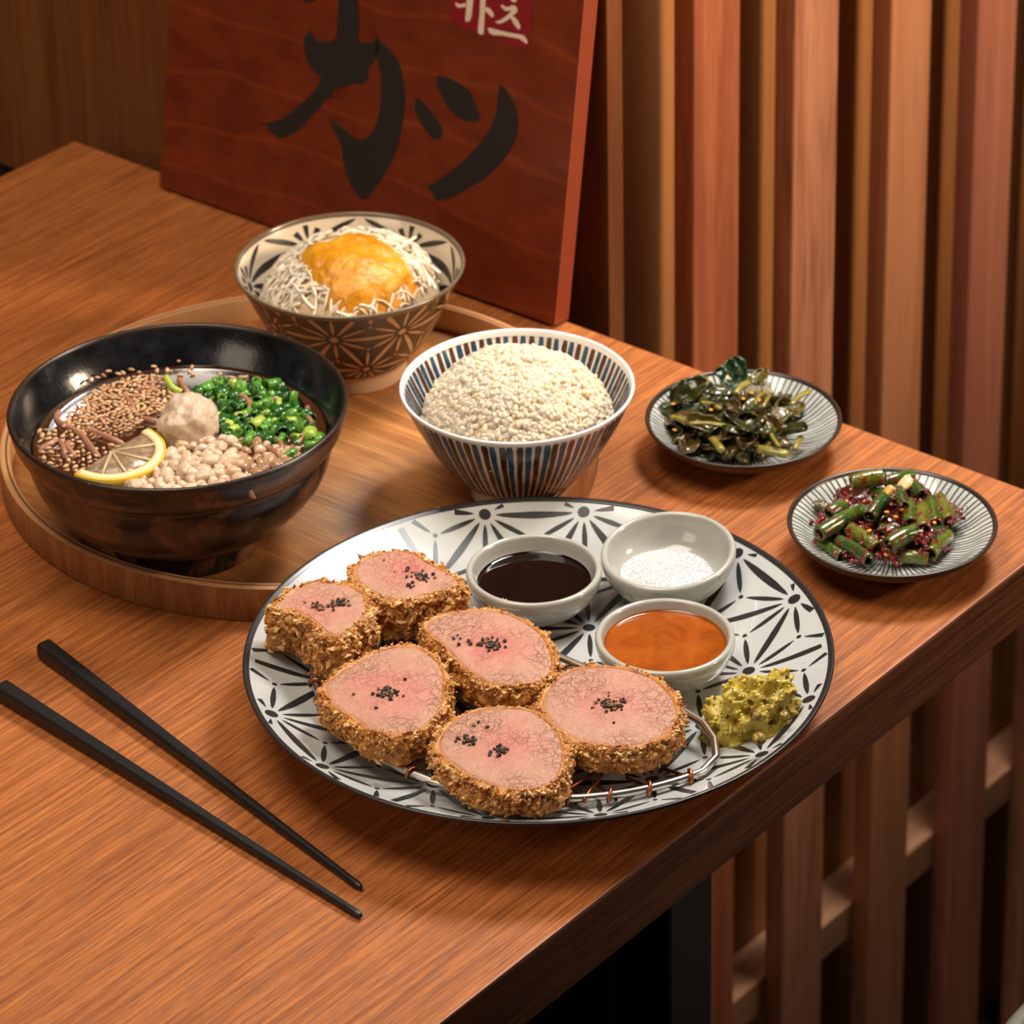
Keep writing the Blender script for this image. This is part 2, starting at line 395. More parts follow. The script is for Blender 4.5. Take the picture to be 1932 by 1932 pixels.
stp = decal('red_stamp', k4([(305, -450), (1700, -330), (1700, 0), (1690, 300), (1660, 560), (1625, 780), (1600, 835), (1540, 830), (1380, 790), (1250, 720), (1100, 670), (950, 650), (880, 600), (820, 610), (760, 580), (680, 540), (620, 515), (560, 515), (500, 470), (430, 420), (330, 400), (285, 350), (290, 150)]), plain('stamp_red', (0.22, 0.004, 0.012), 0.5), sg, 0.22)
M_WHITE_PRINT = plain('stamp_letter_cream', (0.72, 0.58, 0.44), 0.5)
for P_ in ([(365, 45), (450, 75), (520, 50), (545, 70), (540, 120), (430, 130), (385, 110)],
           [(575, -200), (680, -200), (680, 0), (650, 280), (620, 360), (560, 375), (540, 350), (555, 200)],
           [(815, -300), (905, -300), (890, 60), (880, 200), (860, 580), (820, 605), (770, 580), (760, 520), (790, 250)],
           [(885, 135), (920, 120), (980, 160), (1035, 240), (1030, 290), (1000, 300), (930, 230), (880, 180)],
           [(1155, 90), (1180, 80), (1240, 120), (1290, 120), (1350, 90), (1400, 95), (1445, 150), (1440, 210), (1365, 270), (1300, 330), (1200, 390), (1130, 410), (1070, 390), (1070, 370), (1160, 340), (1260, 270), (1330, 200), (1330, 180), (1250, 190), (1180, 140)],
           [(1345, 280), (1400, 300), (1460, 370), (1495, 450), (1490, 500), (1460, 510), (1400, 440), (1330, 310)],
           [(930, 490), (960, 480), (1100, 520), (1300, 565), (1500, 600), (1560, 620), (1610, 690), (1625, 740), (1600, 760), (1550, 720), (1480, 670), (1350, 645), (1150, 610), (1040, 610), (960, 570)],
           [(1310, -60), (1430, -60), (1430, 20), (1400, 40), (1340, 20)]):
    decal('letter_stroke', k4(P_), M_WHITE_PRINT, stp, 0.45)

# ------------------------------------------------------------------ draped print on round ware
def drape(polys, place, mat, parent, name, cols=None):
    """polys: list of strips [(left,mid,right)...] in 2-D, place(u,v) -> 3-D point"""
    V, F = [], []
    for strip in polys:
        s = len(V); k = len(strip[0])
        for row in strip:
            for q in row: V.append(place(*q))
        for i in range(len(strip) - 1):
            for j in range(k - 1):
                F.append((s + i * k + j, s + i * k + j + 1, s + (i + 1) * k + j + 1, s + (i + 1) * k + j))
    o_ = mesh(name, V, F, mat, parent); recalc(o_)
    return o_
def petal(a, b, w, n=9, seed=0, blunt=0.30):
    a, b = np.array(a, float), np.array(b, float); d = b - a; L = np.linalg.norm(d)
    if L < 1e-6: return None
    d /= L; p = np.array([-d[1], d[0]]); rows = []
    for i in range(n + 1):
        t = i / n; h = w / 2 * (blunt + (1 - blunt) * math.sin(PI * t) ** 0.9) * (0.35 if i in (0, n) else 1) * (1 + 0.12 * noise.noise(Vector((seed * 3.7, t * 5, 0))))
        c = a + d * L * t; rows.append((tuple(c - p * h), tuple(c), tuple(c + p * h)))
    return rows
def dot(c, r, n=14):
    rows = []
    for i in range(n // 2 + 1):
        t = PI * i / (n // 2); x = c[0] - r * math.cos(t); h = r * math.sin(t)
        rows.append(((x, c[1] - h), (x, c[1]), (x, c[1] + h)))
    return rows
def asanoha(s, rot, keep, gap, w1, w2, rd, rdd, span=6, org=(0, 0), sx=1.0, sy=1.0, wrap=None):
    """six-fold hemp-leaf print: one leaf per lattice edge, three per triangle"""
    R_ = np.array([[math.cos(rot), -math.sin(rot)], [math.sin(rot), math.cos(rot)]])
    a1, a2 = R_ @ np.array([s, 0]), R_ @ np.array([s / 2, s * math.sqrt(3) / 2])
    S_ = np.array([sx, sy])
    out = []; seed = 0
    P = lambda i, j: (a1 * i + a2 * j) * S_ + np.array(org)
    for i in range(-span, span + 1):
        for j in range(-span, span + 1):
            p = P(i, j)
            if keep(p): out.append(dot(p, rd))
            for (di, dj) in ((1, 0), (0, 1), (-1, 1)):
                q = P(i + di, j + dj); d = (q - p) / np.linalg.norm(q - p); seed += 1
                out.append(petal(p + d * gap, q - d * gap, w1, 12, seed))
            for tri in (((0, 0), (1, 0), (0, 1)), ((1, 0), (1, 1), (0, 1))):
                vs = [P(i + x, j + y) for x, y in tri]; c = sum(vs) / 3; out.append(dot(c, rdd, 8))
                for v_ in vs:
                    d = (v_ - c) / np.linalg.norm(v_ - c); seed += 1
                    out.append(petal(c + d * gap * 0.5, v_ - d * gap, w2, 8, seed))
    return [o_ for o_ in out if o_]
def clip_rows(strips, ok):
    res = []
    for st_ in strips:
        cur = []
        for row in st_:
            if all(ok(np.array(q)) for q in row): cur.append(row)
            else:
                if len(cur) > 1: res.append(cur)
                cur = []
        if len(cur) > 1: res.append(cur)
    return res

# ------------------------------------------------------------------ tray
TC = (81.6, 209.6)
tr = thing('round_tray', 'round light wood tray with raised rim under the three bowls', 'tray', (*TC, 0))
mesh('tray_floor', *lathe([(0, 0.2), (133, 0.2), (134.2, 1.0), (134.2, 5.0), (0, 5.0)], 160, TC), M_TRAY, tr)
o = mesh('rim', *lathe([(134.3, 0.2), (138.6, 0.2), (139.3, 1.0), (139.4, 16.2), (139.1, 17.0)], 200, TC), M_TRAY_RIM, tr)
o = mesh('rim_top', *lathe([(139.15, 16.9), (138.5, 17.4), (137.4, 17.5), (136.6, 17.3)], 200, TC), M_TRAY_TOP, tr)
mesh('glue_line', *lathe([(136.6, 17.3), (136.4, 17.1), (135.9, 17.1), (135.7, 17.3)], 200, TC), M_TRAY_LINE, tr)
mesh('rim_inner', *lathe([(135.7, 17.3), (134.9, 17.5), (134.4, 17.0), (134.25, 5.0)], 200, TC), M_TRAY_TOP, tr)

# ------------------------------------------------------------------ big patterned plate
PC = (-11.8, -9.8); PZ = 11.5; PK = 0.991
def zplate(r): return PZ + 4.6 + 14.4 * (max(r - 82, 0) / 41) ** 1.4
def zsurf(x, y): return zplate(math.hypot(x - PC[0], y - PC[1]) / PK)
M_GLAZE = speckle('plate_white_glaze', (0.49, 0.505, 0.49), 0.10, (0.5, 0.42, 0.33), 0.25, 500, 0.1, 0.05)
M_PLATE_DARK = plain('plate_dark_line', (0.022, 0.022, 0.023), 0.25)
M_PLATE_BACK = speckle('plate_back_glaze', (0.48, 0.36, 0.26), 0.3)
pl = thing('dinner_plate', 'large round white plate printed with black hemp-leaf stars', 'plate', (*PC, 0))
inner = [(r * PK, zplate(r)) for r in np.linspace(122.4, 0, 50)]
rim = [(122.4 * PK, zplate(122.4)), (123.4 * PK, 30.9), (124.2 * PK, 30.9), (124.4 * PK, 30.2), (123.6 * PK, 29.2)]
outer = smooth_profile([(123.6 * PK, 29.2), (112, 23.2), (104, 19.8), (98, 18.0), (88, 15.4), (76, 13.4), (72, 11), (70.5, 0.3), (66.5, 0.3), (65, 11), (0, 11.5)], 5)
mesh('plate_body', *lathe(inner[::-1], 220, PC), M_GLAZE, pl)
mesh('plate_underside', *lathe(outer, 160, PC), M_PLATE_BACK, pl)
mesh('rim_line', *lathe([(121.6 * PK, zplate(121.6) + 0.12)] + rim, 220, PC), M_PLATE_DARK, pl)
strips = asanoha(44.3 * PK, math.radians(10), lambda p: True, 5.0, 3.3, 2.3, 2.7, 1.1, 4)
strips = clip_rows(strips, lambda q: np.hypot(*q) < 121.8 * PK)
drape(strips, lambda x, y: (x + PC[0], y + PC[1], zplate(math.hypot(x, y) / PK) + 0.13), M_PLATE_DARK, pl, 'star_print')

# ------------------------------------------------------------------ black soup bowl
SB = (-8.5, 197.5)
t = NT('black_stoneware'); v = t.coord()
n1 = t.noise(v, 45, 6, 0.65); n2 = t.noise(v, 420, 3, 0.6); n3 = t.noise(v, 24, 5, 0.6, 0.8)
c = t.ramp(n1, [(0.40, (0.006, 0.005, 0.0045)), (0.55, (0.016, 0.010, 0.007)), (0.70, (0.055, 0.028, 0.016))])
c = t.mix(t.ramp(n2, [(0.35, BW[1]), (0.5, BW[0])]), c, (0.007, 0.006, 0.006))
c = t.mix(t.math('MULTIPLY', t.ramp(n3, [(0.50, BW[0]), (0.62, BW[1])]), 0.65), c, (0.19, 0.080, 0.038))
t.set(color=c, rough=t.ramp(n1, [(0.3, (0.16, 0.16, 0.16)), (0.7, (0.40, 0.40, 0.40))]), spec=0.6); t.bump(n2, 0.12, 0.0004); M_SOUP = t.m
sb = thing('soup_bowl', 'wide black stoneware bowl of noodle soup on the round tray', 'bowl', (*SB, 5))
out_p = smooth_profile([(0, 8.5), (27, 8.5), (28.5, 5.3), (32.5, 5.2), (33.5, 7), (33.5, 14), (36, 17), (46, 22.5), (56, 31), (63, 40), (66.6, 49), (67.6, 55), (67.8, 58.6), (70.8, 61.4), (73.4, 66.5), (75, 73.6), (75.1, 75.0), (74.3, 75.8), (73.0, 75.2)], 4)
in_p = smooth_profile([(73.0, 75.2), (71.5, 70.5), (69.0, 65), (66.0, 60), (62.5, 53), (55, 42), (42, 30), (22, 22), (0, 20)], 4)
mesh('bowl_body', *lathe(out_p, 128, SB), M_SOUP, sb)
t = NT('black_stoneware_inside'); v = t.coord()
n1 = t.noise(v, 60, 5, 0.65); n2 = t.noise(v, 600, 2, 0.6)
c = t.ramp(n1, [(0.42, (0.005, 0.0055, 0.006)), (0.62, (0.014, 0.016, 0.019)), (0.78, (0.05, 0.055, 0.065))])
t.set(color=c, rough=0.17, spec=0.5); t.bump(n2, 0.15, 0.0004); M_SOUP_IN = t.m
mesh('bowl_inside', *lathe(in_p, 128, SB), M_SOUP_IN, sb)
mesh('rim_line', *lathe(smooth_profile([(74.9, 73.0), (75.35, 74.8), (74.6, 76.0), (73.2, 75.7), (72.7, 74.4)], 3), 128, SB), speckle('rust_rim', (0.022, 0.013, 0.010), 0.3, (0.20, 0.10, 0.06), 0.8, 260), sb)
dp = [at(472, 905, 73), at(470, 920, 70), at(474, 934, 66.5), at(481, 942, 64.5)]
mesh('glaze_drip', *tube([p + np.array([0.4, 0.2, 0]) for p in spline(dp, 4)], [0.3, .5, .7, .8, .9, 1.0, 1.1, 1.2, 1.2, 1.1, .9, .7, .3], 8), plain('drip_beige', (0.42, 0.28, 0.18), 0.4), sb)
ZB = 58.0
t = NT('soup_broth_liquid'); tr_ = t.n('ShaderNodeBsdfTransparent'); gl = t.n('ShaderNodeBsdfGlossy'); fr = t.n('ShaderNodeFresnel'); mx = t.n('ShaderNodeMixShader')
nn_ = t.noise(t.coord(), 30, 3, 0.6)
cc = t.ramp(nn_, [(0.35, (0.07, 0.022, 0.010)), (0.65, (0.42, 0.14, 0.045))])
t.l(cc, tr_.inputs[0]); gl.inputs['Roughness'].default_value = 0.04; fr.inputs[0].default_value = 1.36
df = t.n('ShaderNodeBsdfDiffuse'); df.inputs[0].default_value = (0.10, 0.030, 0.010, 1); mx2 = t.n('ShaderNodeMixShader'); mx2.inputs[0].default_value = 0.30
t.l(tr_.outputs[0], mx2.inputs[1]); t.l(df.outputs[0], mx2.inputs[2])
t.l(fr.outputs[0], mx.inputs[0]); t.l(mx2.outputs[0], mx.inputs[1]); t.l(gl.outputs[0], mx.inputs[2]); t.l(mx.outputs[0], t.n('ShaderNodeOutputMaterial').inputs[0])
for nd in [x for x in t.t.nodes if x.type == 'OUTPUT_MATERIAL'][:1]: t.t.nodes.remove(nd)
t.t.nodes.remove(t.b); M_BROTH = t.m
V, F = lathe([(0, ZB), (20, ZB), (40, ZB), (60, ZB), (63.6, ZB + 0.2), (64.9, ZB + 0.9)], 96, SB)
o = mesh('soup_broth', V, F, M_BROTH, loc=(*SB, ZB)); tag(o, 'clear dark brown broth filling the black stoneware bowl', 'broth')

# ------------------------------------------------------------------ salad bowl
GB = (156.4, 242.7)
sp_o = smooth_profile([(0, 8), (22, 8), (23, 5.3), (25.6, 5.2), (26, 8), (26.6, 13), (31, 18), (38.5, 28), (45, 41), (50.5, 53), (54.9, 61.6)], 5)
sp_i = smooth_profile([(54.2, 62.6), (51.5, 57), (47.5, 47), (42, 36), (34, 25), (20, 17.5), (0, 16.5)], 5)
def prof_fn(prof):
    P = np.array(prof); d = np.r_[0, np.cumsum(np.hypot(*np.diff(P, axis=0).T))]
    return (lambda s: (float(np.interp(s, d, P[:, 0])), float(np.interp(s, d, P[:, 1])))), d[-1], P, d
gb = thing('salad_bowl', 'brown star-patterned bowl of shredded cabbage at the back of the tray', 'bowl', (*GB, 5))
M_BROWN = speckle('brown_glaze', (0.018, 0.010, 0.007), 0.28, (0.02, 0.01, 0.008), 0.4, 500, 0.2)
M_CREAM = speckle('cream_glaze', (0.66, 0.56, 0.42), 0.15, (0.4, 0.3, 0.2), 0.3, 500, 0.3, 0.05)
M_BEIGE = plain('beige_line', (0.56, 0.36, 0.21), 0.4)
M_FOOT = speckle('beige_foot', (0.56, 0.38, 0.24), 0.5)
M_RIMG = speckle('rim_brown_green', (0.14, 0.105, 0.065), 0.2, (0.12, 0.25, 0.2), 0.8, 120, 0.3)
fo, Lo, Po, do_ = prof_fn(sp_o)
cut = next(k for k, (r, z) in enumerate(sp_o) if z > 14.0 and k > 12)
mesh('bowl_body', *lathe(sp_o[cut:], 128, GB), M_BROWN, gb)
mesh('bowl_foot', *lathe(sp_o[:cut + 1], 128, GB), M_FOOT, gb)
mesh('bowl_inside', *lathe(sp_i, 128, GB), M_CREAM, gb)
mesh('rim_line', *lathe(smooth_profile([(54.5, 60.6), (55.5, 62.2), (55.4, 63.1), (54.7, 63.3), (54.0, 62.9), (53.5, 61.4)], 3), 128, GB), M_RIMG, gb)
RM = 46.0; NR = 9; su = 2 * PI * RM / NR
def wrapped(strips, prof, off, slo, shi, C):
    f_, L_, P_, d_ = prof_fn(prof)
    strips = clip_rows(strips, lambda q: slo < q[1] < shi and -PI * RM <= q[0] < PI * RM)
    def place(u, v):
        r, z = f_(v); r2, z2 = f_(v + 0.5); tx, tz = r2 - r, z2 - z; l = math.hypot(tx, tz) or 1
        nx, nz = tz / l, -tx / l
        a = u / RM; rr = r + nx * off; return (C[0] + rr * math.cos(a), C[1] + rr * math.sin(a), z + nz * off)
    return strips, place
tilt = 0.0
s0 = do_[cut]
st1 = asanoha(su, 0, lambda p: True, 3.8, 2.3, 1.6, 2.0, 0.8, 9, (su * 0.30, Lo - 16), 1.0, 0.92)
st1, plc = wrapped(st1, sp_o, 0.14, s0 + 2, Lo - 0.8, GB)
drape(st1, plc, M_BEIGE, gb, 'star_print')
su2 = 2 * PI * RM / 6
st2 = asanoha(su2, 0, lambda p: True, 4.2, 4.2, 2.8, 2.6, 1.0, 7, (su2 * 0.1, 14.0), 1.0, 0.9)
st2, plc = wrapped(st2, sp_i, 0.14, 2.0, 60, GB)
drape(st2, plc, M_PLATE_DARK, gb, 'star_print')

# ------------------------------------------------------------------ rice bowl
RB = (115.8, 105.5)
rb = thing('rice_bowl', 'white bowl with blue and brown stripes heaped with rice', 'bowl', (*RB, 5))
rp_o = smooth_profile([(0, 8), (18.5, 8), (19.5, 5.3), (22, 5.2), (22.4, 9), (24, 13.5), (31, 20), (39.5, 32), (46.5, 45), (51.5, 56), (53.2, 59.8)], 5)
rp_i = smooth_profile([(52.2, 60.3), (50.3, 56), (46, 47), (39, 34), (29, 23), (14, 17), (0, 16)], 5)
M_PORC = speckle('white_porcelain', (0.74, 0.73, 0.69), 0.12, (0.6, 0.5, 0.4), 0.15, 400, 0.4, 0.04)
M_PORC_O = speckle('warm_porcelain', (0.66, 0.56, 0.46), 0.16, (0.6, 0.5, 0.4), 0.2, 400, 0.3, 0.06)
mesh('bowl_body', *lathe(rp_o, 128, RB), M_PORC_O, rb)
mesh('bowl_inside', *lathe(rp_i, 128, RB), M_PORC, rb)
mesh('rim_line', *lathe(smooth_profile([(52.6, 58.6), (53.5, 60.2), (53.4, 61.0), (52.7, 61.3), (51.9, 60.7), (51.0, 58.4)], 3), 128, RB), plain('rim_white', (0.78, 0.80, 0.80), 0.12, coat=0.4), rb)
def ink(name, a, b):
    t = NT(name); t.set(color=t.mix(t.ramp(t.noise(t.coord(), 260, 3), [(0.35, BW[0]), (0.65, BW[1])]), a, b), rough=0.15); return t.m
M_BLUE = ink('indigo_stripe', (0.006, 0.025, 0.065), (0.02, 0.09, 0.16)); M_RUST = ink('rust_stripe', (0.030, 0.010, 0.006), (0.10, 0.030, 0.012))
def stripes(prof, slo, shi, off, n, wtop, taper, name, parent, C, mats, rmid):
    f_, L_, P_, d_ = prof_fn(prof); rnd = random.Random(5)
    for g in range(len(mats)):
        V, F = [], []
        for k in range(g, n, len(mats)):
            a0 = 2 * PI * k / n + rnd.uniform(-0.007, 0.007); s = len(V); m = 20
            lo, hi = slo + rnd.uniform(-2, 2), shi
            for i in range(m + 1):
                tt = i / m; sv = hi + (lo - hi) * tt; r, z = f_(sv); r2, z2 = f_(sv + 0.3); tx, tz = r2 - r, z2 - z; l = math.hypot(tx, tz) or 1
                nx, nz = tz / l, -tx / l
                if off < 0: pass
                hw = wtop / 2 * ((1 - tt) ** taper if taper else 1) * (1 + 0.22 * noise.noise(Vector((k * 9.1, tt * 9, g)))) * (0.75 if i == 0 else 1) + 0.05
                sw = 0.35 * noise.noise(Vector((k * 5.3, tt * 5, 8)))
                for e in (-1, 0, 1):
                    a = a0 + (e * hw + sw) / r; rr = r + nx * abs(off); V.append((C[0] + rr * math.cos(a), C[1] + rr * math.sin(a), z + nz * abs(off)))
            for i in range(m):
                for j in range(2): F.append((s + i * 3 + j, s + i * 3 + j + 1, s + (i + 1) * 3 + j + 1, s + (i + 1) * 3 + j))
        o_ = mesh(name[g], V, F, mats[g], parent); recalc(o_)
f_, L_, P_, d_ = prof_fn(rp_o)
s15 = float(np.interp(15.5, P_[20:, 1], d_[20:]))
stripes(rp_o, s15, L_ - 1.6, 0.13, 80, 2.9, 0.55, ('blue_stripe', 'brown_stripe'), rb, RB, (M_BLUE, M_RUST), 45)
fi, Li, Pi_, di_ = prof_fn(rp_i)
stripes(rp_i, Li * 0.86, 2.2, 0.13, 80, 2.6, 0.25, ('blue_stripe', 'brown_stripe'), rb, RB, (M_BLUE, M_RUST), 45)

# ------------------------------------------------------------------ small side dishes
M_DISH = speckle('pale_celadon_glaze', (0.52, 0.53, 0.48), 0.12, (0.35, 0.25, 0.15), 0.3, 350, 0.4, 0.06)
M_DISH_RIM = speckle('iron_brown_rim', (0.030, 0.020, 0.014), 0.3, (0.22, 0.11, 0.05), 0.9, 420)
M_DISH_BACK = speckle('dish_back', (0.10, 0.055, 0.032), 0.35)
M_DISH_LINE = plain('green_black_line', (0.030, 0.045, 0.042), 0.2)
def side_dish(c, R, label, rotz):
    k = R / 46.0
    d = thing('side_dish', label, 'dish', (*c, 0))
    di = smooth_profile([(44.4 * k, 17.6), (41, 15.2), (35, 11.2), (26, 8.2), (13, 6.6), (0, 6.2)], 5)
    do2 = smooth_profile([(45.6 * k, 17.2), (42 * k, 12.8), (34, 7.6), (25, 4.6), (22.4, 3.6), (22, 0.2), (19.6, 0.2), (19, 3), (0, 3)], 4)
    mesh('dish_inside', *lathe(di, 128, c), M_DISH, d)
    mesh('dish_underside', *lathe(do2, 96, c), M_DISH_BACK, d)
    mesh('rim_line', *lathe(smooth_profile([(45.2 * k, 16.2), (46.2 * k, 17.6), (46.1 * k, 18.4), (45.3 * k, 18.6), (44.3 * k, 17.9), (43.9 * k, 17.25)], 3), 128, c), M_DISH_RIM, d)
    f_, L_, P_, d_ = prof_fn(di); V, F = [], []; n = 84; rnd = random.Random(rotz)
    for q in range(n):
        a0 = 2 * PI * (q + rnd.uniform(-.12, .12)) / n; s = len(V); m = 22; end = L_ * (0.90 if q % 2 else 0.70)
        for i in range(m + 1):
            tt = i / m; sv = 0.2 + (end - 0.2) * tt; r, z = f_(sv); r2, z2 = f_(sv + .3); tx, tz = r2 - r, z2 - z; l = math.hypot(tx, tz) or 1
            hw = (0.42 - 0.18 * tt) * (1 + 0.3 * noise.noise(Vector((q * 3.3, tt * 6, rotz)))); sw = 0.7 * noise.noise(Vector((q * 0.35, tt * 2.5, rotz + 4)))
            for e in (-1, 1):
                a = a0 + (e * hw + sw) / r; V.append((c[0] + r * math.cos(a), c[1] + r * math.sin(a), z + 0.12))
        for i in range(m): F.append((s + i * 2, s + i * 2 + 1, s + i * 2 + 3, s + i * 2 + 2))
    o_ = mesh('line_print', V, F, M_DISH_LINE, d); recalc(o_)
    return d
D1, D2 = (214.5, 50.0), (179.3, -58.1)
side_dish(D1, 46.0, 'small dish with fine radial lines and thick black rim holding dark leafy greens', 3)
side_dish(D2, 46.8, 'small dish with fine radial lines holding red-seasoned green stalks', 7)

# ------------------------------------------------------------------ sauce cups
M_CUP = speckle('cup_celadon', (0.41, 0.415, 0.375), 0.16, (0.4, 0.3, 0.2), 0.25, 300, 0.3, 0.06)
ZR = 24.5 + PZ
cp_prof = smooth_profile([(0, 4.75), (13.5, 4.75), (15.6, 5.0), (21, 8.2), (26, 13.5), (28.7, 19), (29.3, 22.4), (28.9, 24.1), (27.7, 24.6), (26.6, 24.0), (25.9, 22), (24.4, 17.5), (20.5, 12.2), (12, 9.2), (0, 8.8)], 4)
cp_prof = [(r, z + PZ) for r, z in cp_prof]
def cup(pix, label, group, tilt=0.0):
    Q = np.array([at(x, y, ZR)[:2] for x, y in pix]); A = np.c_[2 * Q, np.ones(len(Q))]; s = np.linalg.lstsq(A, (Q ** 2).sum(1), rcond=None)[0]
    c = (float(s[0]), float(s[1]))
    V, F = lathe(cp_prof, 112, c)
    if tilt:
        rd = np.array(c) - np.array(PC); rd /= np.linalg.norm(rd)
        V = [(x, y, z + 1.6 + ((x - c[0]) * rd[0] + (y - c[1]) * rd[1]) * tilt) for x, y, z in V]
    o_ = mesh('sauce_cup', V, F, M_CUP, loc=(*c, 4.75 + PZ)); tag(o_, label, 'cup', group); return c
cs = cup([(883, 1100), (1008, 1010), (1135, 1090), (1008, 1134)], 'small grey-white cup of dark soy sauce on the patterned plate', 'sauce cups on the plate')
ct = cup([(1136, 1060), (1262, 976), (1386, 1060)], 'small grey-white cup of white salt on the patterned plate', 'sauce cups on the plate', 0.09)
co = cup([(1124, 1205), (1254, 1127), (1386, 1205)], 'small grey-white cup of orange sauce on the patterned plate', 'sauce cups on the plate')
def liquid(name, c, z, r, mat, label, cat):
    V, F = lathe([(0, z), (r * 0.5, z), (r - 1.2, z), (r - 0.35, z + 0.15), (r + 0.15, z + 0.6)], 96, c)
    o_ = mesh(name, V, F, mat, loc=(*c, z)); tag(o_, label, cat)
t = NT('soy_sauce'); t.set(color=(0.007, 0.003, 0.002), rough=0.03, spec=0.5); t.bump(t.noise(t.coord(), 90, 1), 0.25, 0.0006)
liquid('soy_sauce', cs, 17.6 + PZ, 24.4, t.m, 'glossy black soy sauce filling the cup beside the cutlets', 'sauce')
t = NT('orange_sauce'); v = t.coord(); c = t.ramp(t.noise(v, 70, 4, 0.6, 1.0), [(0.35, (0.25, 0.048, 0.003)), (0.65, (0.36, 0.085, 0.006))])
c = t.mix(t.ramp(t.noise(v, 900, 2), [(0.70, BW[0]), (0.8, BW[1])]), c, (0.7, 0.3, 0.05))
t.set(color=c, rough=0.12, spec=0.5); t.bump(t.noise(v, 500, 2), 0.12, 0.0003)
liquid('orange_sauce', co, 20.2 + PZ, 25.3, t.m, 'smooth bright orange sauce filling the cup near the mustard', 'sauce')

# ------------------------------------------------------------------ chopsticks
M_CHOP = NT('black_lacquer'); v = M_CHOP.coord(); M_CHOP.set(color=(0.012, 0.011, 0.011), rough=0.38, spec=0.45); M_CHOP.bump(M_CHOP.noise(v, 800, 2), 0.05, 0.0002); M_CHOP = M_CHOP.m
def chopstick(p0, p1, label):
    p0, p1 = np.array(p0, float), np.array(p1, float); L = np.linalg.norm(p1 - p0); d = (p1 - p0) / L; sd = np.array([-d[1], d[0], 0]); sd /= np.linalg.norm(sd); up = np.cross(d, sd); up = up if up[2] > 0 else -up
    V, F = [], []; n = 16; ts = [0, 0.004, 0.012, 0.1, 0.25, 0.4, 0.55, 0.7, 0.82, 0.9, 0.96, 0.985, 0.995, 1.0]
    for i, t_ in enumerate(ts):
        h = 4.0 + (1.55 - 4.0) * min(1, t_ / 0.95); e = 0.16 + 0.84 * min(1, max(0, (t_ - 0.25) / 0.6))
        if i == 0: h *= 0.86
        if t_ > 0.99: h *= 0.75 if t_ < 1 else 0.35
        for k in range(n):
            a = 2 * PI * (k + 0.5) / n; cx, sy = math.cos(a), math.sin(a); m = max(abs(cx), abs(sy))
            q = ((1 - e) / m * 0.97 + e); V.append(p0 + d * L * t_ + sd * cx * h * q + up * sy * h * q)
    for i in range(len(ts) - 1):
        for k in range(n): F.append((i * n + k, i * n + (k + 1) % n, (i + 1) * n + (k + 1) % n, (i + 1) * n + k))
    F.append(tuple(range(n - 1, -1, -1))); F.append(tuple((len(ts) - 1) * n + k for k in range(n)))
    o_ = mesh('chopstick', V, F, M_CHOP, loc=(*((p0 + p1) / 2)[:2], 0)); recalc(o_); bevel(o_, 0.4, 1, 50)
    tag(o_, label, 'chopstick', 'pair of chopsticks')
chopstick(at(82, 1222, 4.1), at(683, 1676, 1.7), 'matte black chopstick lying closer to the plate of cutlets')
chopstick(at(2, 1300, 4.1), at(683, 1729, 1.7), 'matte black chopstick lying farther from the plate of cutlets')

# ------------------------------------------------------------------ half-moon wire rack
RC = np.array([-3.9, -14.8]); RR = 103.0; RZ = 26.0
M_STEEL = NT('brushed_steel'); M_STEEL.set(color=(0.62, 0.58, 0.54), metal=1.0, rough=0.28); M_STEEL = M_STEEL.m
M_COPPER = NT('copper_wire'); M_COPPER.set(color=(0.42, 0.13, 0.06), metal=1.0, rough=0.32); M_COPPER = M_COPPER.m
rk = thing('wire_rack', 'half-moon steel wire rack with copper bindings under the pork cutlets', 'rack', (RC[0] - 40, RC[1], RZ - 2))
def rack_pt(a): return np.array([RC[0] + RR * math.cos(a), RC[1] + RR * math.sin(a), RZ])
path = [rack_pt(a) for a in np.linspace(math.radians(108), math.radians(252), 56)]
cr_ = [(RC[0] - 20.5, RC[1] - 96.5, RZ), (RC[0] - 11, RC[1] - 88.5, RZ), (RC[0] - 4.5, RC[1] - 78, RZ)]
stt = [(RC[0] - 1.8, y, RZ) for y in np.linspace(RC[1] - 64, RC[1] + 64, 24)]
cr2 = [(x, 2 * RC[1] - y, z) for x, y, z in cr_[::-1]]
ringp = path + cr_ + stt + cr2
mesh('rim_ring', *tube(ringp, 1.7, 12, closed=True), M_STEEL, rk)
def binding(a, off=0.0):
    c = rack_pt(a); tan = np.array([-math.sin(a), math.cos(a), 0]); rad = np.array([math.cos(a), math.sin(a), 0])
    P = []
    for k in range(14):
        q = -0.7 + k / 13 * (2 * PI * 0.86); P.append(c + rad * math.cos(q) * 2.7 + np.array([0, 0, 1]) * math.sin(q) * 2.5 + tan * (k - 6.5) * 0.30)
    sg_ = 1 if math.sin(a * 37) > 0 else -1; P.append(P[-1] - rad * 4 + tan * 1.5 * sg_); P.append(P[-1] - rad * 11 + tan * 5 * sg_ - np.array([0, 0, 1.0]))
    mesh('copper_binding', *tube(P, 0.75, 6), M_COPPER, rk)
for a in (140, 147, 154, 163, 173, 184, 196, 208, 221, 230, 239, 249): binding(math.radians(a))
def chord(a, b):
    P = [np.array(a, float) + (np.array(b, float) - np.array(a, float)) * t_ + np.array([0, 0, 0.8 * math.sin(t_ * 22)]) for t_ in np.linspace(0, 1, 18)]
    mesh('mesh_wire', *tube(P, 0.75, 6), M_COPPER, rk)
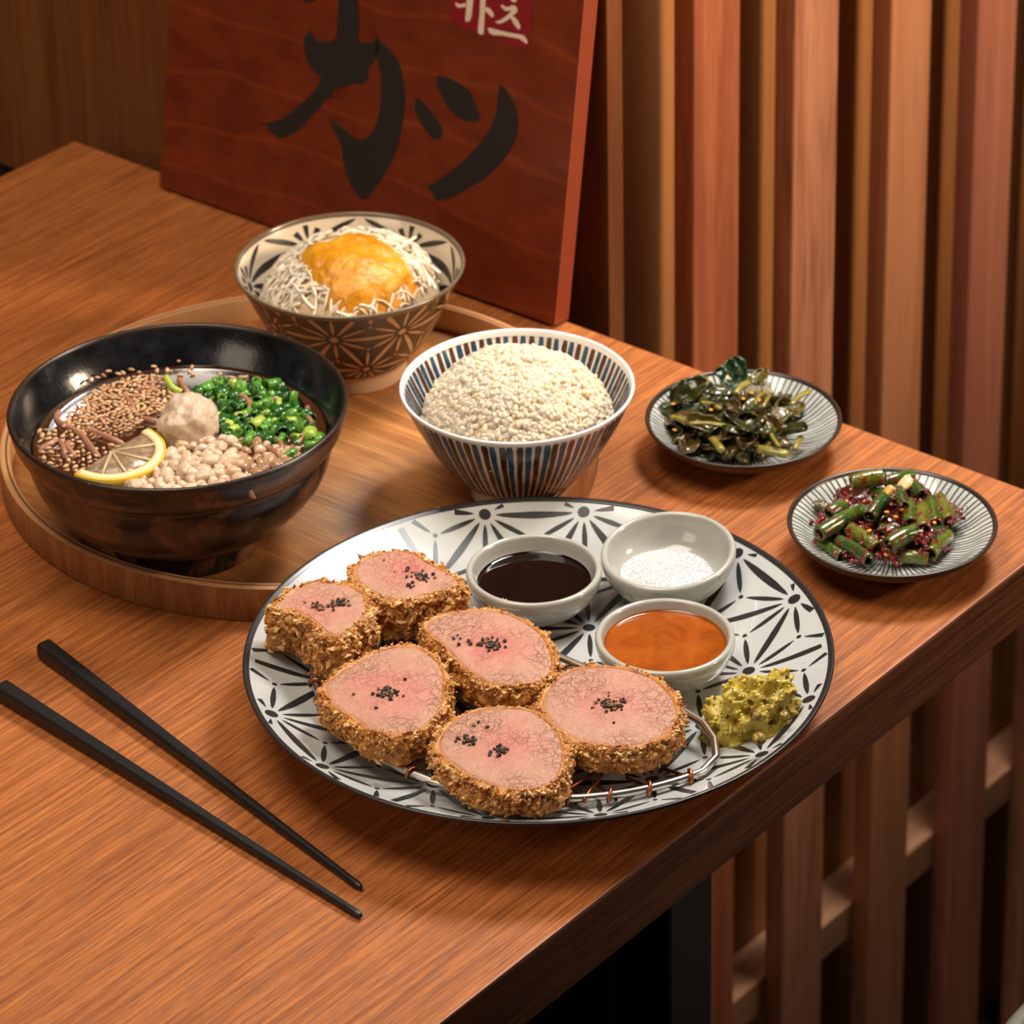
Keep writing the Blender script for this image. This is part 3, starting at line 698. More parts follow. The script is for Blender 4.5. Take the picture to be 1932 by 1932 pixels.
for k in range(-3, 4):
    y = k * 23.0; half = math.sqrt(max(0, RR ** 2 - y ** 2))
    chord((RC[0] - 2, RC[1] + y * .8 + 5, RZ + 0.2), (RC[0] - half, RC[1] + y - 4, RZ + 0.2))
    chord((RC[0] - 2, RC[1] + y * .8 - 8, RZ - 0.6), (RC[0] - half * 0.98, RC[1] + y + 6, RZ - 0.6))

# ------------------------------------------------------------------ pork cutlet slices
t = NT('pork_meat'); v = t.coord(); vc = t.vcol()
crk = t.n('ShaderNodeTexVoronoi'); crk.feature = 'DISTANCE_TO_EDGE'; crk.inputs['Scale'].default_value = 120
wrp = t.n('ShaderNodeTexNoise'); wrp.inputs['Scale'].default_value = 120; wrp.inputs['Detail'].default_value = 3; t.l(v, wrp.inputs['Vector'])
addv = t.n('ShaderNodeVectorMath'); addv.operation = 'MULTIPLY_ADD'; addv.inputs[1].default_value = (0.012, 0.012, 0.012); t.l(wrp.outputs['Color'], addv.inputs[0]); t.l(v, addv.inputs[2]); t.l(addv.outputs[0], crk.inputs['Vector'])
msk = t.ramp(t.noise(v, 60, 2), [(0.48, BW[0]), (0.66, BW[1])])
line = t.math('MULTIPLY', t.ramp(crk.outputs['Distance'], [(0.0, BW[1]), (0.028, BW[0])]), msk)
c = t.mix(t.math('MULTIPLY', t.ramp(t.noise(v, 240, 5, 0.65), [(0.35, BW[0]), (0.65, BW[1])]), 0.45), vc, (0.58, 0.30, 0.215))
crk2 = t.n('ShaderNodeTexVoronoi'); crk2.feature = 'DISTANCE_TO_EDGE'; crk2.inputs['Scale'].default_value = 260; t.l(addv.outputs[0], crk2.inputs['Vector'])
line2 = t.math('MULTIPLY', t.ramp(crk2.outputs['Distance'], [(0.0, BW[1]), (0.05, BW[0])]), t.ramp(t.noise(v, 45, 2), [(0.42, BW[0]), (0.62, BW[1])]))
c = t.mix(t.math('MULTIPLY', line2, 0.10), c, (0.26, 0.085, 0.055))
c = t.mix(t.math('MULTIPLY', line, 0.17), c, (0.24, 0.07, 0.045))
t.set(color=c, rough=0.48, spec=0.35, sss=0.2, sscale=0.003, srad=(1.0, 0.35, 0.2))
t.bump(t.math('SUBTRACT', t.noise(v, 380, 4, 0.6), t.math('MULTIPLY', t.math('ADD', line, line2), 0.7)), 0.8, 0.0009); M_MEAT = t.m
t = NT('panko_crust'); v = t.coord(); vc = t.vcol()
c = t.mix(t.ramp(t.noise(v, 260, 4, 0.65), [(0.35, BW[0]), (0.7, BW[1])]), t.mix(0.4, vc, (0.30, 0.09, 0.018)), vc)
t.set(color=c, rough=0.40, sss=0.3, sscale=0.002, srad=(1.0, 0.5, 0.2), spec=0.5); t.bump(t.noise(v, 900, 3), 0.5, 0.0006); M_CRUST = t.m
t = NT('pepper_grain'); t.set(color=t.vcol(), rough=0.55); M_PEPPER = t.m
def shard(rnd, p, nrm, size, stretch=1.0):
    n_ = Vector(nrm).normalized(); r_ = Vector((rnd.gauss(0, 1), rnd.gauss(0, 1), rnd.gauss(0, 1)))
    a = (r_ - n_ * r_.dot(n_) * 0.6).normalized(); b = n_.cross(a).normalized() if abs(n_.dot(a)) < 0.98 else Vector((1, 0, 0)); c_ = a.cross(b)
    p = Vector(p)
    q = [p - a * size * 0.5 * stretch, p + a * size * (0.5 + rnd.random() * 0.4) * stretch, p + b * size * rnd.uniform(.25, .6) + a * size * .1, p - b * size * rnd.uniform(.2, .5) + c_ * size * .2, p + n_ * size * rnd.uniform(.25, .8) + a * size * rnd.uniform(-.3, .3)]
    return [tuple(x) for x in q], [(0, 2, 4), (2, 1, 4), (1, 3, 4), (3, 0, 4), (0, 3, 2), (1, 2, 3)]
def lerp(a, b, t_): return tuple(x + (y - x) * t_ for x, y in zip(a, b))
CUT = []
def cutlet(pix, zt, zb, seed, pink, label, grow=1.0, side=4.2, pep=None, nfl=900, red=None):
    rnd = random.Random(seed)
    P = np.array([at(440 + 0.6004 * x, 920 + 0.6004 * y, zt)[:2] for x, y in pix])
    Q = spline(P, 12, closed=True); c0 = Q.mean(0); Q = c0 + (Q - c0) * 0.99
    dseg = np.r_[0, np.cumsum(np.hypot(*(np.roll(Q, -1, 0) - Q).T))]; N = 160
    s_ = np.linspace(0, dseg[-1], N, endpoint=False); QQ = np.vstack([Q, Q[:1]])
    R_ = np.stack([np.interp(s_, dseg, QQ[:, 0]), np.interp(s_, dseg, QQ[:, 1])], 1)
    tg = np.roll(R_, -1, 0) - np.roll(R_, 1, 0); nr = np.stack([tg[:, 1], -tg[:, 0]], 1); nr /= np.linalg.norm(nr, axis=1)[:, None]
    if ((R_ - c0) * nr).sum() < 0: nr = -nr
    root = thing('pork_cutlet', label, 'cutlet', (*c0, zb), 'sliced breaded pork cutlets on the rack')
    V, F, Cc = [], [], []
    K = 22
    grey, pk, rose = (0.46, 0.250, 0.168), (0.50, 0.205, 0.150), (0.49, 0.125, 0.108)
    pc = c0 + np.array([rnd.uniform(-3, 3), rnd.uniform(-3, 3)]); rad = np.sqrt(((R_ - c0) ** 2).sum(1)).mean()
    for k in range(K + 1):
        tt = (k / K) ** 0.85
        for j in range(N):
            p = c0 + (R_[j] - c0) * tt * 0.985
            z = zt + 0.9 * fbm((p[0], p[1], seed * 7.0), 0.09, 4) + 0.7 * (1 - tt ** 2) - (0.8 if k == K else 0)
            V.append((p[0], p[1], z))
            dd_ = np.linalg.norm(p - pc) / rad + 0.35 * fbm((p[0], p[1], seed), 0.07, 3)
            col = lerp(rose, pk, min(1, max(0, dd_ / 0.45))) if dd_ < 0.45 else lerp(pk, grey, min(1, (dd_ - 0.45) / 0.45))
            col = lerp(grey, col, pink)
            if tt > 0.93: col = lerp(col, (0.50, 0.22, 0.11), (tt - 0.93) / 0.07 * 0.8)
            Cc.append(col)
    for k in range(K):
        for j in range(N):
            j2 = (j + 1) % N; F.append((k * N + j, k * N + j2, (k + 1) * N + j2, (k + 1) * N + j))
    o_ = mesh('meat', V, F, M_MEAT, root, cols=Cc)
    recalc(o_)
    if o_.data.polygons[len(o_.data.polygons) // 2].normal.z < 0: o_.data.flip_normals()
    # crust band
    prof = np.array([(-1.4, zt - 0.9), (-0.1, zt + 0.15), (0.5 * grow, zt - 0.1), (1.2 * grow, zt - 1.5), (side * .5, zt - (zt - zb) * 0.35), (side * .6, zt - (zt - zb) * 0.65), (side * .42, zb + 1.2), (0.5, zb), (-6, zb + 0.5)])
    pr = spline(prof, 4); V, F, Cc = [], [], []; m = len(pr)
    for i, (of, z) in enumerate(pr):
        amp = 0.4 if i < 3 else (1.2 if i < 9 else 2.6)
        for j in range(N):
            q = R_[j] + nr[j] * of; f1 = fbm((q[0], q[1], z + seed * 11), 0.16, 4); f2 = fbm((q[0] + 40, q[1], z + seed * 3), 0.45, 3)
            q = q + nr[j] * amp * (1.3 * f1 + 1.1 * f2); V.append((q[0], q[1], z + 0.7 * f2 * (1 if i > 1 else 0.3)))
            g = min(1, max(0, 0.5 + 1.1 * f1 + 0.5 * f2)); col = lerp((0.42, 0.135, 0.022), (0.84, 0.42, 0.095), g)
            if i < 9: col = lerp(col, (0.46, 0.19, 0.07), 0.5)
            Cc.append(col)
    for i in range(m - 1):
        for j in range(N):
            j2 = (j + 1) % N; F.append((i * N + j, i * N + j2, (i + 1) * N + j2, (i + 1) * N + j))
    cr = mesh('crust', V, F, M_CRUST, root, cols=Cc); recalc(cr)
    # loose panko flakes standing off the crust
    V2, F2, C2 = [], [], []
    cen = Vector((c0[0], c0[1], (zt + zb) / 2))
    for q in range(int(nfl * 2.1)):
        i = min(m - 2, int(10 + abs(rnd.gauss(0.25, 0.28)) * (m - 14)))
        i = rnd.randrange(6, 10) if rnd.random() < 0.08 else i
        j = rnd.randrange(N); p = Vector(V[i * N + j]) + Vector((rnd.uniform(-.6, .6), rnd.uniform(-.6, .6), rnd.uniform(-.6, .6)))
        n_ = Vector((nr[j][0], nr[j][1], 0.25 if i < m * .5 else -0.2)); sz = rnd.choice((0.5, 0.7, 0.9, 1.2, 1.6, 2.3)) * rnd.uniform(.8, 1.15) * (1.35 if seed < 3 else 1.05)
        if i < 11: sz *= 0.5
        s2 = len(V2)
        if rnd.random() < 0.5: a, b = shard(rnd, p, n_, sz * 1.0, rnd.choice((1, 1.3, 1.8)))
        else:
            v_, b = ICO[1]; ra = rnd.random() * 20; ax = (rnd.uniform(.35, .75) * sz, rnd.uniform(.3, .6) * sz, rnd.uniform(.25, .55) * sz)
            a = []
            for q3 in v_:
                k_ = 1 + .75 * noise.noise(Vector(q3) * 1.9 + Vector((ra, 0, 0))); a.append((p.x + q3[0] * ax[0] * k_, p.y + q3[1] * ax[1] * k_, p.z + q3[2] * ax[2] * k_))
        V2 += a; F2 += [tuple(x + s2 for x in f) for f in b]
        g = rnd.random(); col = lerp((0.62, 0.25, 0.045), (0.92, 0.60, 0.24), g) if rnd.random() > 0.2 else (0.42, 0.13, 0.025)
        C2 += [col] * len(a)
    mesh('panko_flakes', V2, F2, M_CRUST, cr, smooth=False, cols=C2, kind='stuff')
    # cracked pepper
    V3, F3, C3 = [], [], []; up = Vector((0, 0, 1))
    for (px, py, sx_, n_) in pep:
        for q in range(n_):
            x, y = 440 + 0.6004 * (px + rnd.gauss(0, sx_)), 920 + 0.6004 * (py + rnd.gauss(0, sx_ * 0.55)); p = at(x, y, zt + 0.8)
            z = zt + 0.9 * fbm((p[0], p[1], seed * 7.0), 0.09, 4) + 0.7 * (1 - (np.linalg.norm(p[:2] - c0) / rad) ** 2)
            sz = rnd.uniform(0.4, 1.0); v_, f_ = ICO[1]; s3 = len(V3); ra = Vector((rnd.random(), rnd.random(), rnd.random()))
            for q3 in v_: V3.append((p[0] + q3[0] * sz * (1 + .5 * noise.noise(Vector(q3) * 2 + ra * 9)), p[1] + q3[1] * sz * (1 + .5 * noise.noise(Vector(q3) * 2 + ra * 5)), z + sz * .5 + rnd.uniform(0, .15) + q3[2] * sz * .8))
            F3 += [tuple(x_ + s3 for x_ in f3) for f3 in f_]; C3 += [rnd.choice(((0.012, 0.008, 0.007), (0.02, 0.012, 0.009), (0.07, 0.03, 0.014), (0.26, 0.13, 0.045)))] * len(v_)
    o_ = mesh('cracked_pepper', V3, F3, M_PEPPER, smooth=False, cols=C3); return root, o_
ZC = RZ + 2.2
spec = [
 ([(125, 375), (180, 330), (250, 300), (330, 300), (400, 325), (418, 365), (415, 395), (385, 430), (330, 465), (295, 455), (250, 415), (190, 385)], ZC + 20.5, ZC, 1, 0.95, 'thick pork cutlet slice with ragged pale crumbs by the plate rim nearest the tray', 1.6, 5.6, [(275, 372, 16, 16), (335, 358, 14, 26)], 1500, 'breaded pork cutlet by the tray'),
 ([(385, 245), (430, 215), (500, 200), (560, 205), (620, 240), (680, 272), (715, 300), (680, 318), (600, 335), (520, 355), (440, 330), (385, 290)], ZC + 18.5, ZC, 2, 1.0, 'thick pork cutlet slice beside the soy sauce cup with pepper off centre', 1.3, 4.6, [(585, 280, 15, 40), (560, 305, 22, 8), (530, 265, 40, 6)], 1300, ''),
 ([(600, 440), (640, 405), (720, 388), (820, 385), (900, 410), (960, 450), (1000, 510), (1005, 570), (960, 610), (880, 620), (800, 610), (720, 560), (660, 500)], ZC + 14, ZC, 3, 1.0, 'wide rosy pork cutlet slice in the middle row facing the orange sauce cup', 1.0, 4.0, [(815, 490, 18, 44), (730, 478, 22, 6)], 1000, ''),
 ([(285, 625), (330, 580), (400, 540), (490, 500), (570, 500), (620, 520), (660, 570), (665, 640), (650, 700), (600, 750), (520, 775), (430, 760), (370, 720), (310, 680)], ZC + 13.5, ZC, 4, 1.0, 'pink pork cutlet slice by the copper-bound curve of the rack facing the chopsticks', 1.2, 4.2, [(490, 645, 18, 44), (480, 640, 55, 7)], 1100, ''),
 ([(640, 815), (680, 740), (760, 700), (850, 690), (940, 700), (1010, 750), (1040, 820), (1030, 890), (1000, 930), (900, 950), (800, 930), (700, 880)], ZC + 12, ZC, 5, 0.75, 'round pork cutlet slice with two pepper clusters at the front of the rack', 1.4, 4.6, [(742, 790, 15, 24), (838, 825, 17, 30), (780, 740, 22, 4)], 1200, ''),
 ([(965, 680), (1010, 600), (1090, 565), (1180, 560), (1270, 575), (1340, 610), (1390, 670), (1395, 730), (1350, 780), (1270, 810), (1170, 810), (1070, 790), (1000, 740)], ZC + 12, ZC, 6, 0.65, 'large pale pork cutlet slice touching the orange sauce cup beside the green mustard', 1.3, 4.4, [(1190, 680, 20, 46), (1170, 690, 40, 5)], 1200, '')]
names = ['cracked black pepper on the thick slice nearest the tray', 'cracked black pepper on the slice beside the soy sauce cup', 'cracked black pepper on the wide rosy middle slice', 'cracked black pepper on the pink slice facing the chopsticks', 'two clusters of cracked pepper on the front round slice', 'cracked black pepper on the large pale slice by the mustard']
for (pix, zt, zb, sd_, pink, lab, gr, side, pep, nf_, _), pn in zip(spec, names):
    r_, p_ = cutlet(pix, zt, zb, sd_, pink, lab, gr, side, pep, nf_)
    tag(p_, pn, 'pepper', 'pepper on the cutlets', 'stuff')

# ------------------------------------------------------------------ lumps: mustard, daikon
def lump(name, c, rx, ry, h, zb, seed, amp, freq, mat, cols, rot=0.0, sub=5, oct=5, power=0.8, floor=None):
    v_, f_ = ICO[sub]; V, Cc = [], []
    for q in v_:
        d = 1 + amp * fbm((q[0] + seed, q[1], q[2]), freq, oct)
        x, y = q[0] * rx * d, q[1] * ry * d; z = q[2]
        z = (abs(z) ** power) * h * d if z > 0 else z * 1.5
        xx, yy = c[0] + x * math.cos(rot) - y * math.sin(rot), c[1] + x * math.sin(rot) + y * math.cos(rot)
        b = floor(xx, yy) + 0.15 if floor else zb
        V.append((xx, yy, b + max(z, -0.0 if floor else -2))); Cc.append(cols(q, d))
    return V, f_, Cc
rnd = random.Random(11)
t = NT('green_mustard'); v = t.coord(); t.set(color=t.mix(t.ramp(t.noise(v, 500, 3), [(0.4, BW[0]), (0.7, BW[1])]), t.vcol(), (0.58, 0.45, 0.07)), rough=0.3, sss=0.2, sscale=0.002); t.bump(t.noise(v, 1100, 3), 0.5, 0.0006); M_MUST = t.m
zf = lambda x, y: zsurf(x, y)
def mcol(q, d): return lerp((0.22, 0.14, 0.016), (0.52, 0.40, 0.045), min(1, max(0, (d - 0.75) * 2.2)))
mc = at(1418, 1350, 25)
e_cam = np.array([-0.771, -0.637])
V, F, Cc = lump('m', mc, 18, 14.0, 20.5, 0, 4.2, 0.7, 2.6, None, mcol, math.radians(-50), 5, 5, 0.8, zf)
n0 = len(V)
for q in range(800):
    j = rnd.randrange(n0); p = V[j]
    if p[2] < zf(p[0], p[1]) + 1: continue
    s3 = len(V); sz = rnd.uniform(0.35, 1.15); v_, f_ = ICO[1]; ra = rnd.random() * 9
    for q3 in v_: k_ = 1 + 0.5 * noise.noise(Vector(q3) * 1.7 + Vector((ra, 0, 0))); V.append((p[0] + q3[0] * sz * k_, p[1] + q3[1] * sz * k_, p[2] + q3[2] * sz * k_))
    F = list(F) + [tuple(x_ + s3 for x_ in f3) for f3 in f_]; g = rnd.random(); Cc += [lerp((0.40, 0.29, 0.025), (0.66, 0.53, 0.09), g) if g > .12 else (0.06, 0.022, 0.010)] * len(v_)
for (px, py, sz) in ((1350, 1362, 4.0), (1362, 1352, 4.6), (1432, 1362, 3.0), (1425, 1318, 2.2), (1480, 1318, 2.2), (1340, 1368, 2.6)):
    p = at(px, py, 32 + PZ if px > 1400 else 14 + PZ); s3 = len(V); v_, f_ = ICO[2]
    for q3 in v_: k_ = 1 + 0.4 * noise.noise(Vector(q3) * 1.4 + Vector((px, 0, 0))); V.append((p[0] + q3[0] * sz * k_, p[1] + q3[1] * sz * k_, max(p[2] - 8 + q3[2] * sz * k_ * .8, zf(p[0], p[1]))))
    F = list(F) + [tuple(x_ + s3 for x_ in f3) for f3 in f_]; Cc += [(0.10, 0.035, 0.012) if px not in (1350, 1362) else (0.40, 0.29, 0.03)] * len(v_)
o = mesh('mustard_paste', V, F, M_MUST, cols=Cc, loc=(mc[0], mc[1], zf(mc[0], mc[1]))); tag(o, 'lump of coarse yellow-green mustard paste on the plate rim', 'mustard')

# ------------------------------------------------------------------ salt
rnd = random.Random(21)
V, F = [], []
n_a, n_r = 64, 16
top_z = lambda r, a: PZ + 13.4 + 4.2 * (1 - (r / 21.5) ** 2) + 0.7 * fbm((r * math.cos(a), r * math.sin(a), 3), 0.12, 3)
V.append((ct[0], ct[1], top_z(0, 0)))
for i in range(1, n_r + 1):
    for k in range(n_a):
        a = 2 * PI * k / n_a; r = 21.0 * i / n_r; V.append((ct[0] + r * math.cos(a), ct[1] + r * math.sin(a), top_z(r, a)))
for k in range(n_a): F.append((0, 1 + k, 1 + (k + 1) % n_a))
for i in range(n_r - 1):
    for k in range(n_a): F.append((1 + i * n_a + k, 1 + (i + 1) * n_a + k, 1 + (i + 1) * n_a + (k + 1) % n_a, 1 + i * n_a + (k + 1) % n_a))
for q in range(3800):
    r = 21.3 * math.sqrt(rnd.random()); a = rnd.random() * 2 * PI; z = top_z(r, a) + 0.1; s3 = len(V); h = rnd.uniform(.10, .22)
    Rm = Matrix.Rotation(rnd.random() * 6, 3, Vector((rnd.gauss(0, 1), rnd.gauss(0, 1), rnd.gauss(0, 1))).normalized())
    for x, y, zz in box(-h, h, -h, h, -h, h)[0]:
        u_ = Rm @ Vector((x, y, zz)); V.append((ct[0] + r * math.cos(a) + u_.x, ct[1] + r * math.sin(a) + u_.y, z + u_.z))
    F += [tuple(i + s3 for i in f) for f in box(0, 1, 0, 1, 0, 1)[1]]
o = mesh('salt_heap', V, F, plain('salt', (0.80, 0.75, 0.75), 0.4, sss=0.4, sscale=0.003), smooth=False, loc=(*ct, PZ + 9)); tag(o, 'heap of coarse white salt inside the cup next to the orange sauce', 'salt', kind='stuff')

# ------------------------------------------------------------------ rice
t = NT('cooked_rice'); t.set(color=t.vcol(), rough=0.32, sss=0.5, sscale=0.003, srad=(1.0, 0.7, 0.4), spec=0.25); M_RICE = t.m
rnd = random.Random(31); V, F, Cc = [], [], []
gv, gf = ICO[2]
def rice_dome(r, a):
    R0 = 43.0; tt = min(1, r / R0); lump_ = 3.2 * fbm((r * math.cos(a), r * math.sin(a), 5), 0.06, 3)
    return 44.0 + 29.5 * (max(0, 1 - tt ** 2.1)) ** 0.62 + lump_ * (1 - tt ** 4)
nA, nR = 72, 22
V.append((*RB, rice_dome(0, 0) - 1.5)); Cc.append((0.80, 0.66, 0.47))
for i in range(1, nR + 1):
    for k in range(nA):
        a = 2 * PI * k / nA; r = 43.0 * i / nR; V.append((RB[0] + r * math.cos(a), RB[1] + r * math.sin(a), rice_dome(r, a) - 1.5)); Cc.append((0.80, 0.66, 0.47))
for k in range(nA): F.append((0, 1 + k, 1 + (k + 1) % nA))
for i in range(nR - 1):
    for k in range(nA): F.append((1 + i * nA + k, 1 + (i + 1) * nA + k, 1 + (i + 1) * nA + (k + 1) % nA, 1 + i * nA + (k + 1) % nA))
for q in range(3300):
    tt = rnd.random() ** 0.47; a = rnd.random() * 2 * PI; r = 43.2 * tt
    z = rice_dome(r, a) - rnd.uniform(0, 2.0); e = 0.6
    p = np.array([RB[0] + r * math.cos(a), RB[1] + r * math.sin(a), z])
    dr = (rice_dome(r + e, a) - rice_dome(max(0, r - e), a)) / (2 * e); n_ = Vector((-dr * math.cos(a), -dr * math.sin(a), 1)).normalized()
    d = Vector((rnd.gauss(0, 1), rnd.gauss(0, 1), rnd.gauss(0, 1))); d = (d - n_ * d.dot(n_) * 0.75).normalized(); b = d.cross(n_).normalized(); c_ = b.cross(d)
    L, wd = rnd.uniform(2.3, 2.9), rnd.uniform(1.2, 1.5); s3 = len(V); col = lerp((0.82, 0.61, 0.40), (0.90, 0.74, 0.54), rnd.random())
    for g in gv:
        u_ = d * (g[0] * L) + b * (g[1] * wd * (1 + .12 * g[0])) + c_ * (g[2] * wd); V.append((p[0] + u_.x, p[1] + u_.y, p[2] + u_.z)); Cc.append(col)
    F += [(f[0] + s3, f[1] + s3, f[2] + s3) for f in gf]
o = mesh('rice_heap', V, F, M_RICE, cols=Cc, loc=(*RB, 17)); tag(o, 'heap of steamed white rice mounded in the striped bowl', 'rice', kind='stuff')

# ------------------------------------------------------------------ shredded cabbage and yellow dressing
t = NT('shredded_cabbage'); t.set(color=t.vcol(), rough=0.32, sss=0.4, sscale=0.003, srad=(1, .8, .5)); M_CAB = t.m
rnd = random.Random(41); V, F, Cc = [], [], []
def cab_dome(x, y):
    u_, v_ = x / 45.0, y / 41.0; tt = min(1, math.hypot(u_, v_))
    return 46 + 27.0 * math.sqrt(max(0, 1 - tt ** 2.0)) + 2.5 * fbm((x, y, 9), 0.07, 3) * (1 - tt ** 4)
for q in range(520):
    a = rnd.random() * 2 * PI; tt = math.sqrt(rnd.random()) ** 0.6; x, y = 43 * tt * math.cos(a), 40 * tt * math.sin(a); h = rnd.random() * PI; L = rnd.uniform(9, 22); k = rnd.uniform(-0.10, 0.10); P = []
    hx, hy = x, y; lift = rnd.uniform(-1.2, 0.8)
    for i in range(9):
        rr = math.hypot(hx / 45.0, hy / 42.0)
        if rr > 1.0: hx, hy = hx / rr, hy / rr
        P.append((GB[0] + hx, GB[1] + hy, cab_dome(hx, hy) + lift + 0.8 * math.sin(i * .8 + q))); hx += math.cos(h) * L / 8; hy += math.sin(h) * L / 8; h += k * L / 8 * 1.4
    w_ = rnd.uniform(.45, .95); v_, f_ = tube(P, [w_ * .5] + [w_] * 7 + [w_ * .5], 5); s3 = len(V); V += v_; F += [tuple(i + s3 for i in f) for f in f_]; Cc += [lerp((0.66, 0.52, 0.36), (0.84, 0.74, 0.58), rnd.random())] * len(v_)
for (p0, p1, wd) in (((748, 478), (785, 447), 1.0), ((715, 447), (738, 438), 0.9), ((520, 520), (535, 500), .8), ((800, 500), (830, 515), .9), ((805, 520), (822, 545), .9), ((795, 498), (812, 540), .8)):
    a, b = at(*p0, 66), at(*p1, 70); v_, f_ = tube([a, (a + b) / 2 + np.array([0, 0, 1.0]), b], [wd, wd, wd * .7], 6); s3 = len(V); V += v_; F += [tuple(i + s3 for i in f) for f in f_]; Cc += [(0.80, 0.70, 0.55)] * len(v_)
nA, nR = 64, 14; s3 = len(V); V.append((*GB, cab_dome(0, 0) - 2)); Cc.append((.6, .45, .28))
for i in range(1, nR + 1):
    for k in range(nA):
        a = 2 * PI * k / nA; x, y = 45 * i / nR * math.cos(a), 41 * i / nR * math.sin(a); V.append((GB[0] + x, GB[1] + y, cab_dome(x, y) - 2)); Cc.append((.6, .45, .28))
for k in range(nA): F.append((s3, s3 + 1 + k, s3 + 1 + (k + 1) % nA))
for i in range(nR - 1):
    for k in range(nA): F.append((s3 + 1 + i * nA + k, s3 + 1 + (i + 1) * nA + k, s3 + 1 + (i + 1) * nA + (k + 1) % nA, s3 + 1 + i * nA + (k + 1) % nA))
o = mesh('shredded_cabbage', V, F, M_CAB, cols=Cc, loc=(*GB, 18)); tag(o, 'fine pale shredded cabbage piled in the star-patterned bowl', 'cabbage', kind='stuff')
t = NT('yellow_dressing'); v = t.coord(); t.set(color=t.ramp(t.noise(v, 70, 4, .6), [(.35, (0.50, 0.19, 0.006)), (.65, (0.66, 0.30, 0.018))]), rough=0.30, sss=0.2, sscale=0.002, srad=(1, .5, .1), spec=0.35); t.bump(t.noise(v, 240, 4, .6), 0.6, 0.0016); M_DRESS = t.m
V, F = [], []; nA, nR = 120, 44
def hit(x, y, fn, z0=95.0, z1=30.0):
    for z in np.arange(z0, z1, -0.4):
        p = at(x, y, z)
        if z <= fn(p[0], p[1]): break
    return p
outl = [(560, 485), (580, 462), (620, 452), (660, 436), (705, 440), (735, 458), (760, 480), (780, 505), (786, 530), (775, 555), (745, 572), (700, 584), (650, 588), (615, 575), (622, 556), (600, 545), (585, 530), (575, 508)]
O3 = spline([hit(x, y, lambda X, Y: cab_dome(X - GB[0], Y - GB[1]) + 1.5)[:2] for x, y in outl], 12, closed=True); oc = O3.mean(0)
idx_ = np.linspace(0, len(O3), nA, endpoint=False).astype(int); O3 = O3[idx_]
for i in range(nR + 1):
    tt = i / nR
    for k in range(nA):
        p = oc + (O3[k] - oc) * tt; x, y = p[0] - GB[0], p[1] - GB[1]
        th = 3.4 * (1 - tt ** 8) + 2.0 * fbm((x, y, 2), 0.10, 4) - 1.0 * tt ** 10; V.append((p[0], p[1], cab_dome(x, y) + th - 0.2))
for i in range(nR):
    for k in range(nA): F.append((i * nA + k, (i + 1) * nA + k, (i + 1) * nA + (k + 1) % nA, i * nA + (k + 1) % nA))
o = mesh('yellow_dressing', V, F, M_DRESS, loc=(oc[0], oc[1], 60)); recalc(o)
if sum(p.normal.z for p in o.data.polygons) < 0: o.data.flip_normals()
tag(o, 'thick glossy yellow dressing poured over the shredded cabbage', 'dressing')

# ------------------------------------------------------------------ soup toppings
rnd = random.Random(51)
def bp_(x, y, z=ZB): return at(x, y, z)
M_NOOD = NT('buckwheat_noodle'); v = M_NOOD.coord(); M_NOOD.set(color=M_NOOD.mix(M_NOOD.noise(v, 300, 3), (0.26, 0.105, 0.060), (0.42, 0.20, 0.125)), rough=0.3); M_NOOD = M_NOOD.m
nood = [[(111, 773), (107, 789), (119, 803), (141, 814), (159, 829), (175, 848), (187, 860)], [(153, 810), (178, 817), (208, 829), (231, 835)], [(228, 747), (243, 758), (253, 773)], [(256, 737), (277, 733), (299, 739)], [(266, 789), (285, 795), (300, 797)], [(75, 849), (94, 840), (110, 831)], [(131, 832), (127, 846), (141, 859)], [(113, 829), (119, 845), (123, 858)], [(337, 713), (346, 731), (356, 742)], [(370, 742), (391, 729), (420, 717), (446, 713)], [(434, 742), (458, 750), (471, 764), (470, 772)], [(490, 766), (511, 757), (531, 752)], [(580, 764), (582, 789), (589, 803), (575, 819), (564, 835), (546, 845)], [(509, 826), (525, 833), (532, 845), (527, 852)], [(504, 844), (518, 854), (529, 861)]]
for i, P in enumerate(nood):
    Q = spline([bp_(x, y, ZB + 0.4) for x, y in P], 6); m = len(Q)
    for k in range(m): Q[k, 2] += 0.7 * math.sin(PI * k / (m - 1)) - 1.3 * (abs(k / (m - 1) - .5) * 2) ** 4
    o = mesh('soba_noodle', *tube(Q, 1.35, 8), M_NOOD, loc=(*Q.mean(0)[:2], ZB)); tag(o, 'brown buckwheat noodle strand breaking the surface of the dark broth', 'noodle', 'buckwheat noodles at the broth surface')
for i in range(26):
    a = rnd.random() * 2 * PI; r = 46 * math.sqrt(rnd.random()); x, y = SB[0] + r * math.cos(a), SB[1] + r * math.sin(a); h = rnd.random() * 6; k = rnd.uniform(-.06, .06); P = []
    for j in range(14):
        if math.hypot(x - SB[0], y - SB[1]) > 54: h += 0.5
        P.append((x, y, ZB - 3.2 - (i % 5) * 0.9 + 0.8 * math.sin(j * .6 + i))); x += math.cos(h) * 3.2; y += math.sin(h) * 3.2; h += k * 3.2
    o = mesh('soba_noodle', *tube(P, 1.4, 7), M_NOOD); tag(o, 'brown buckwheat noodle strand sunk just below the dark broth', 'noodle', 'buckwheat noodles sunk in the broth')
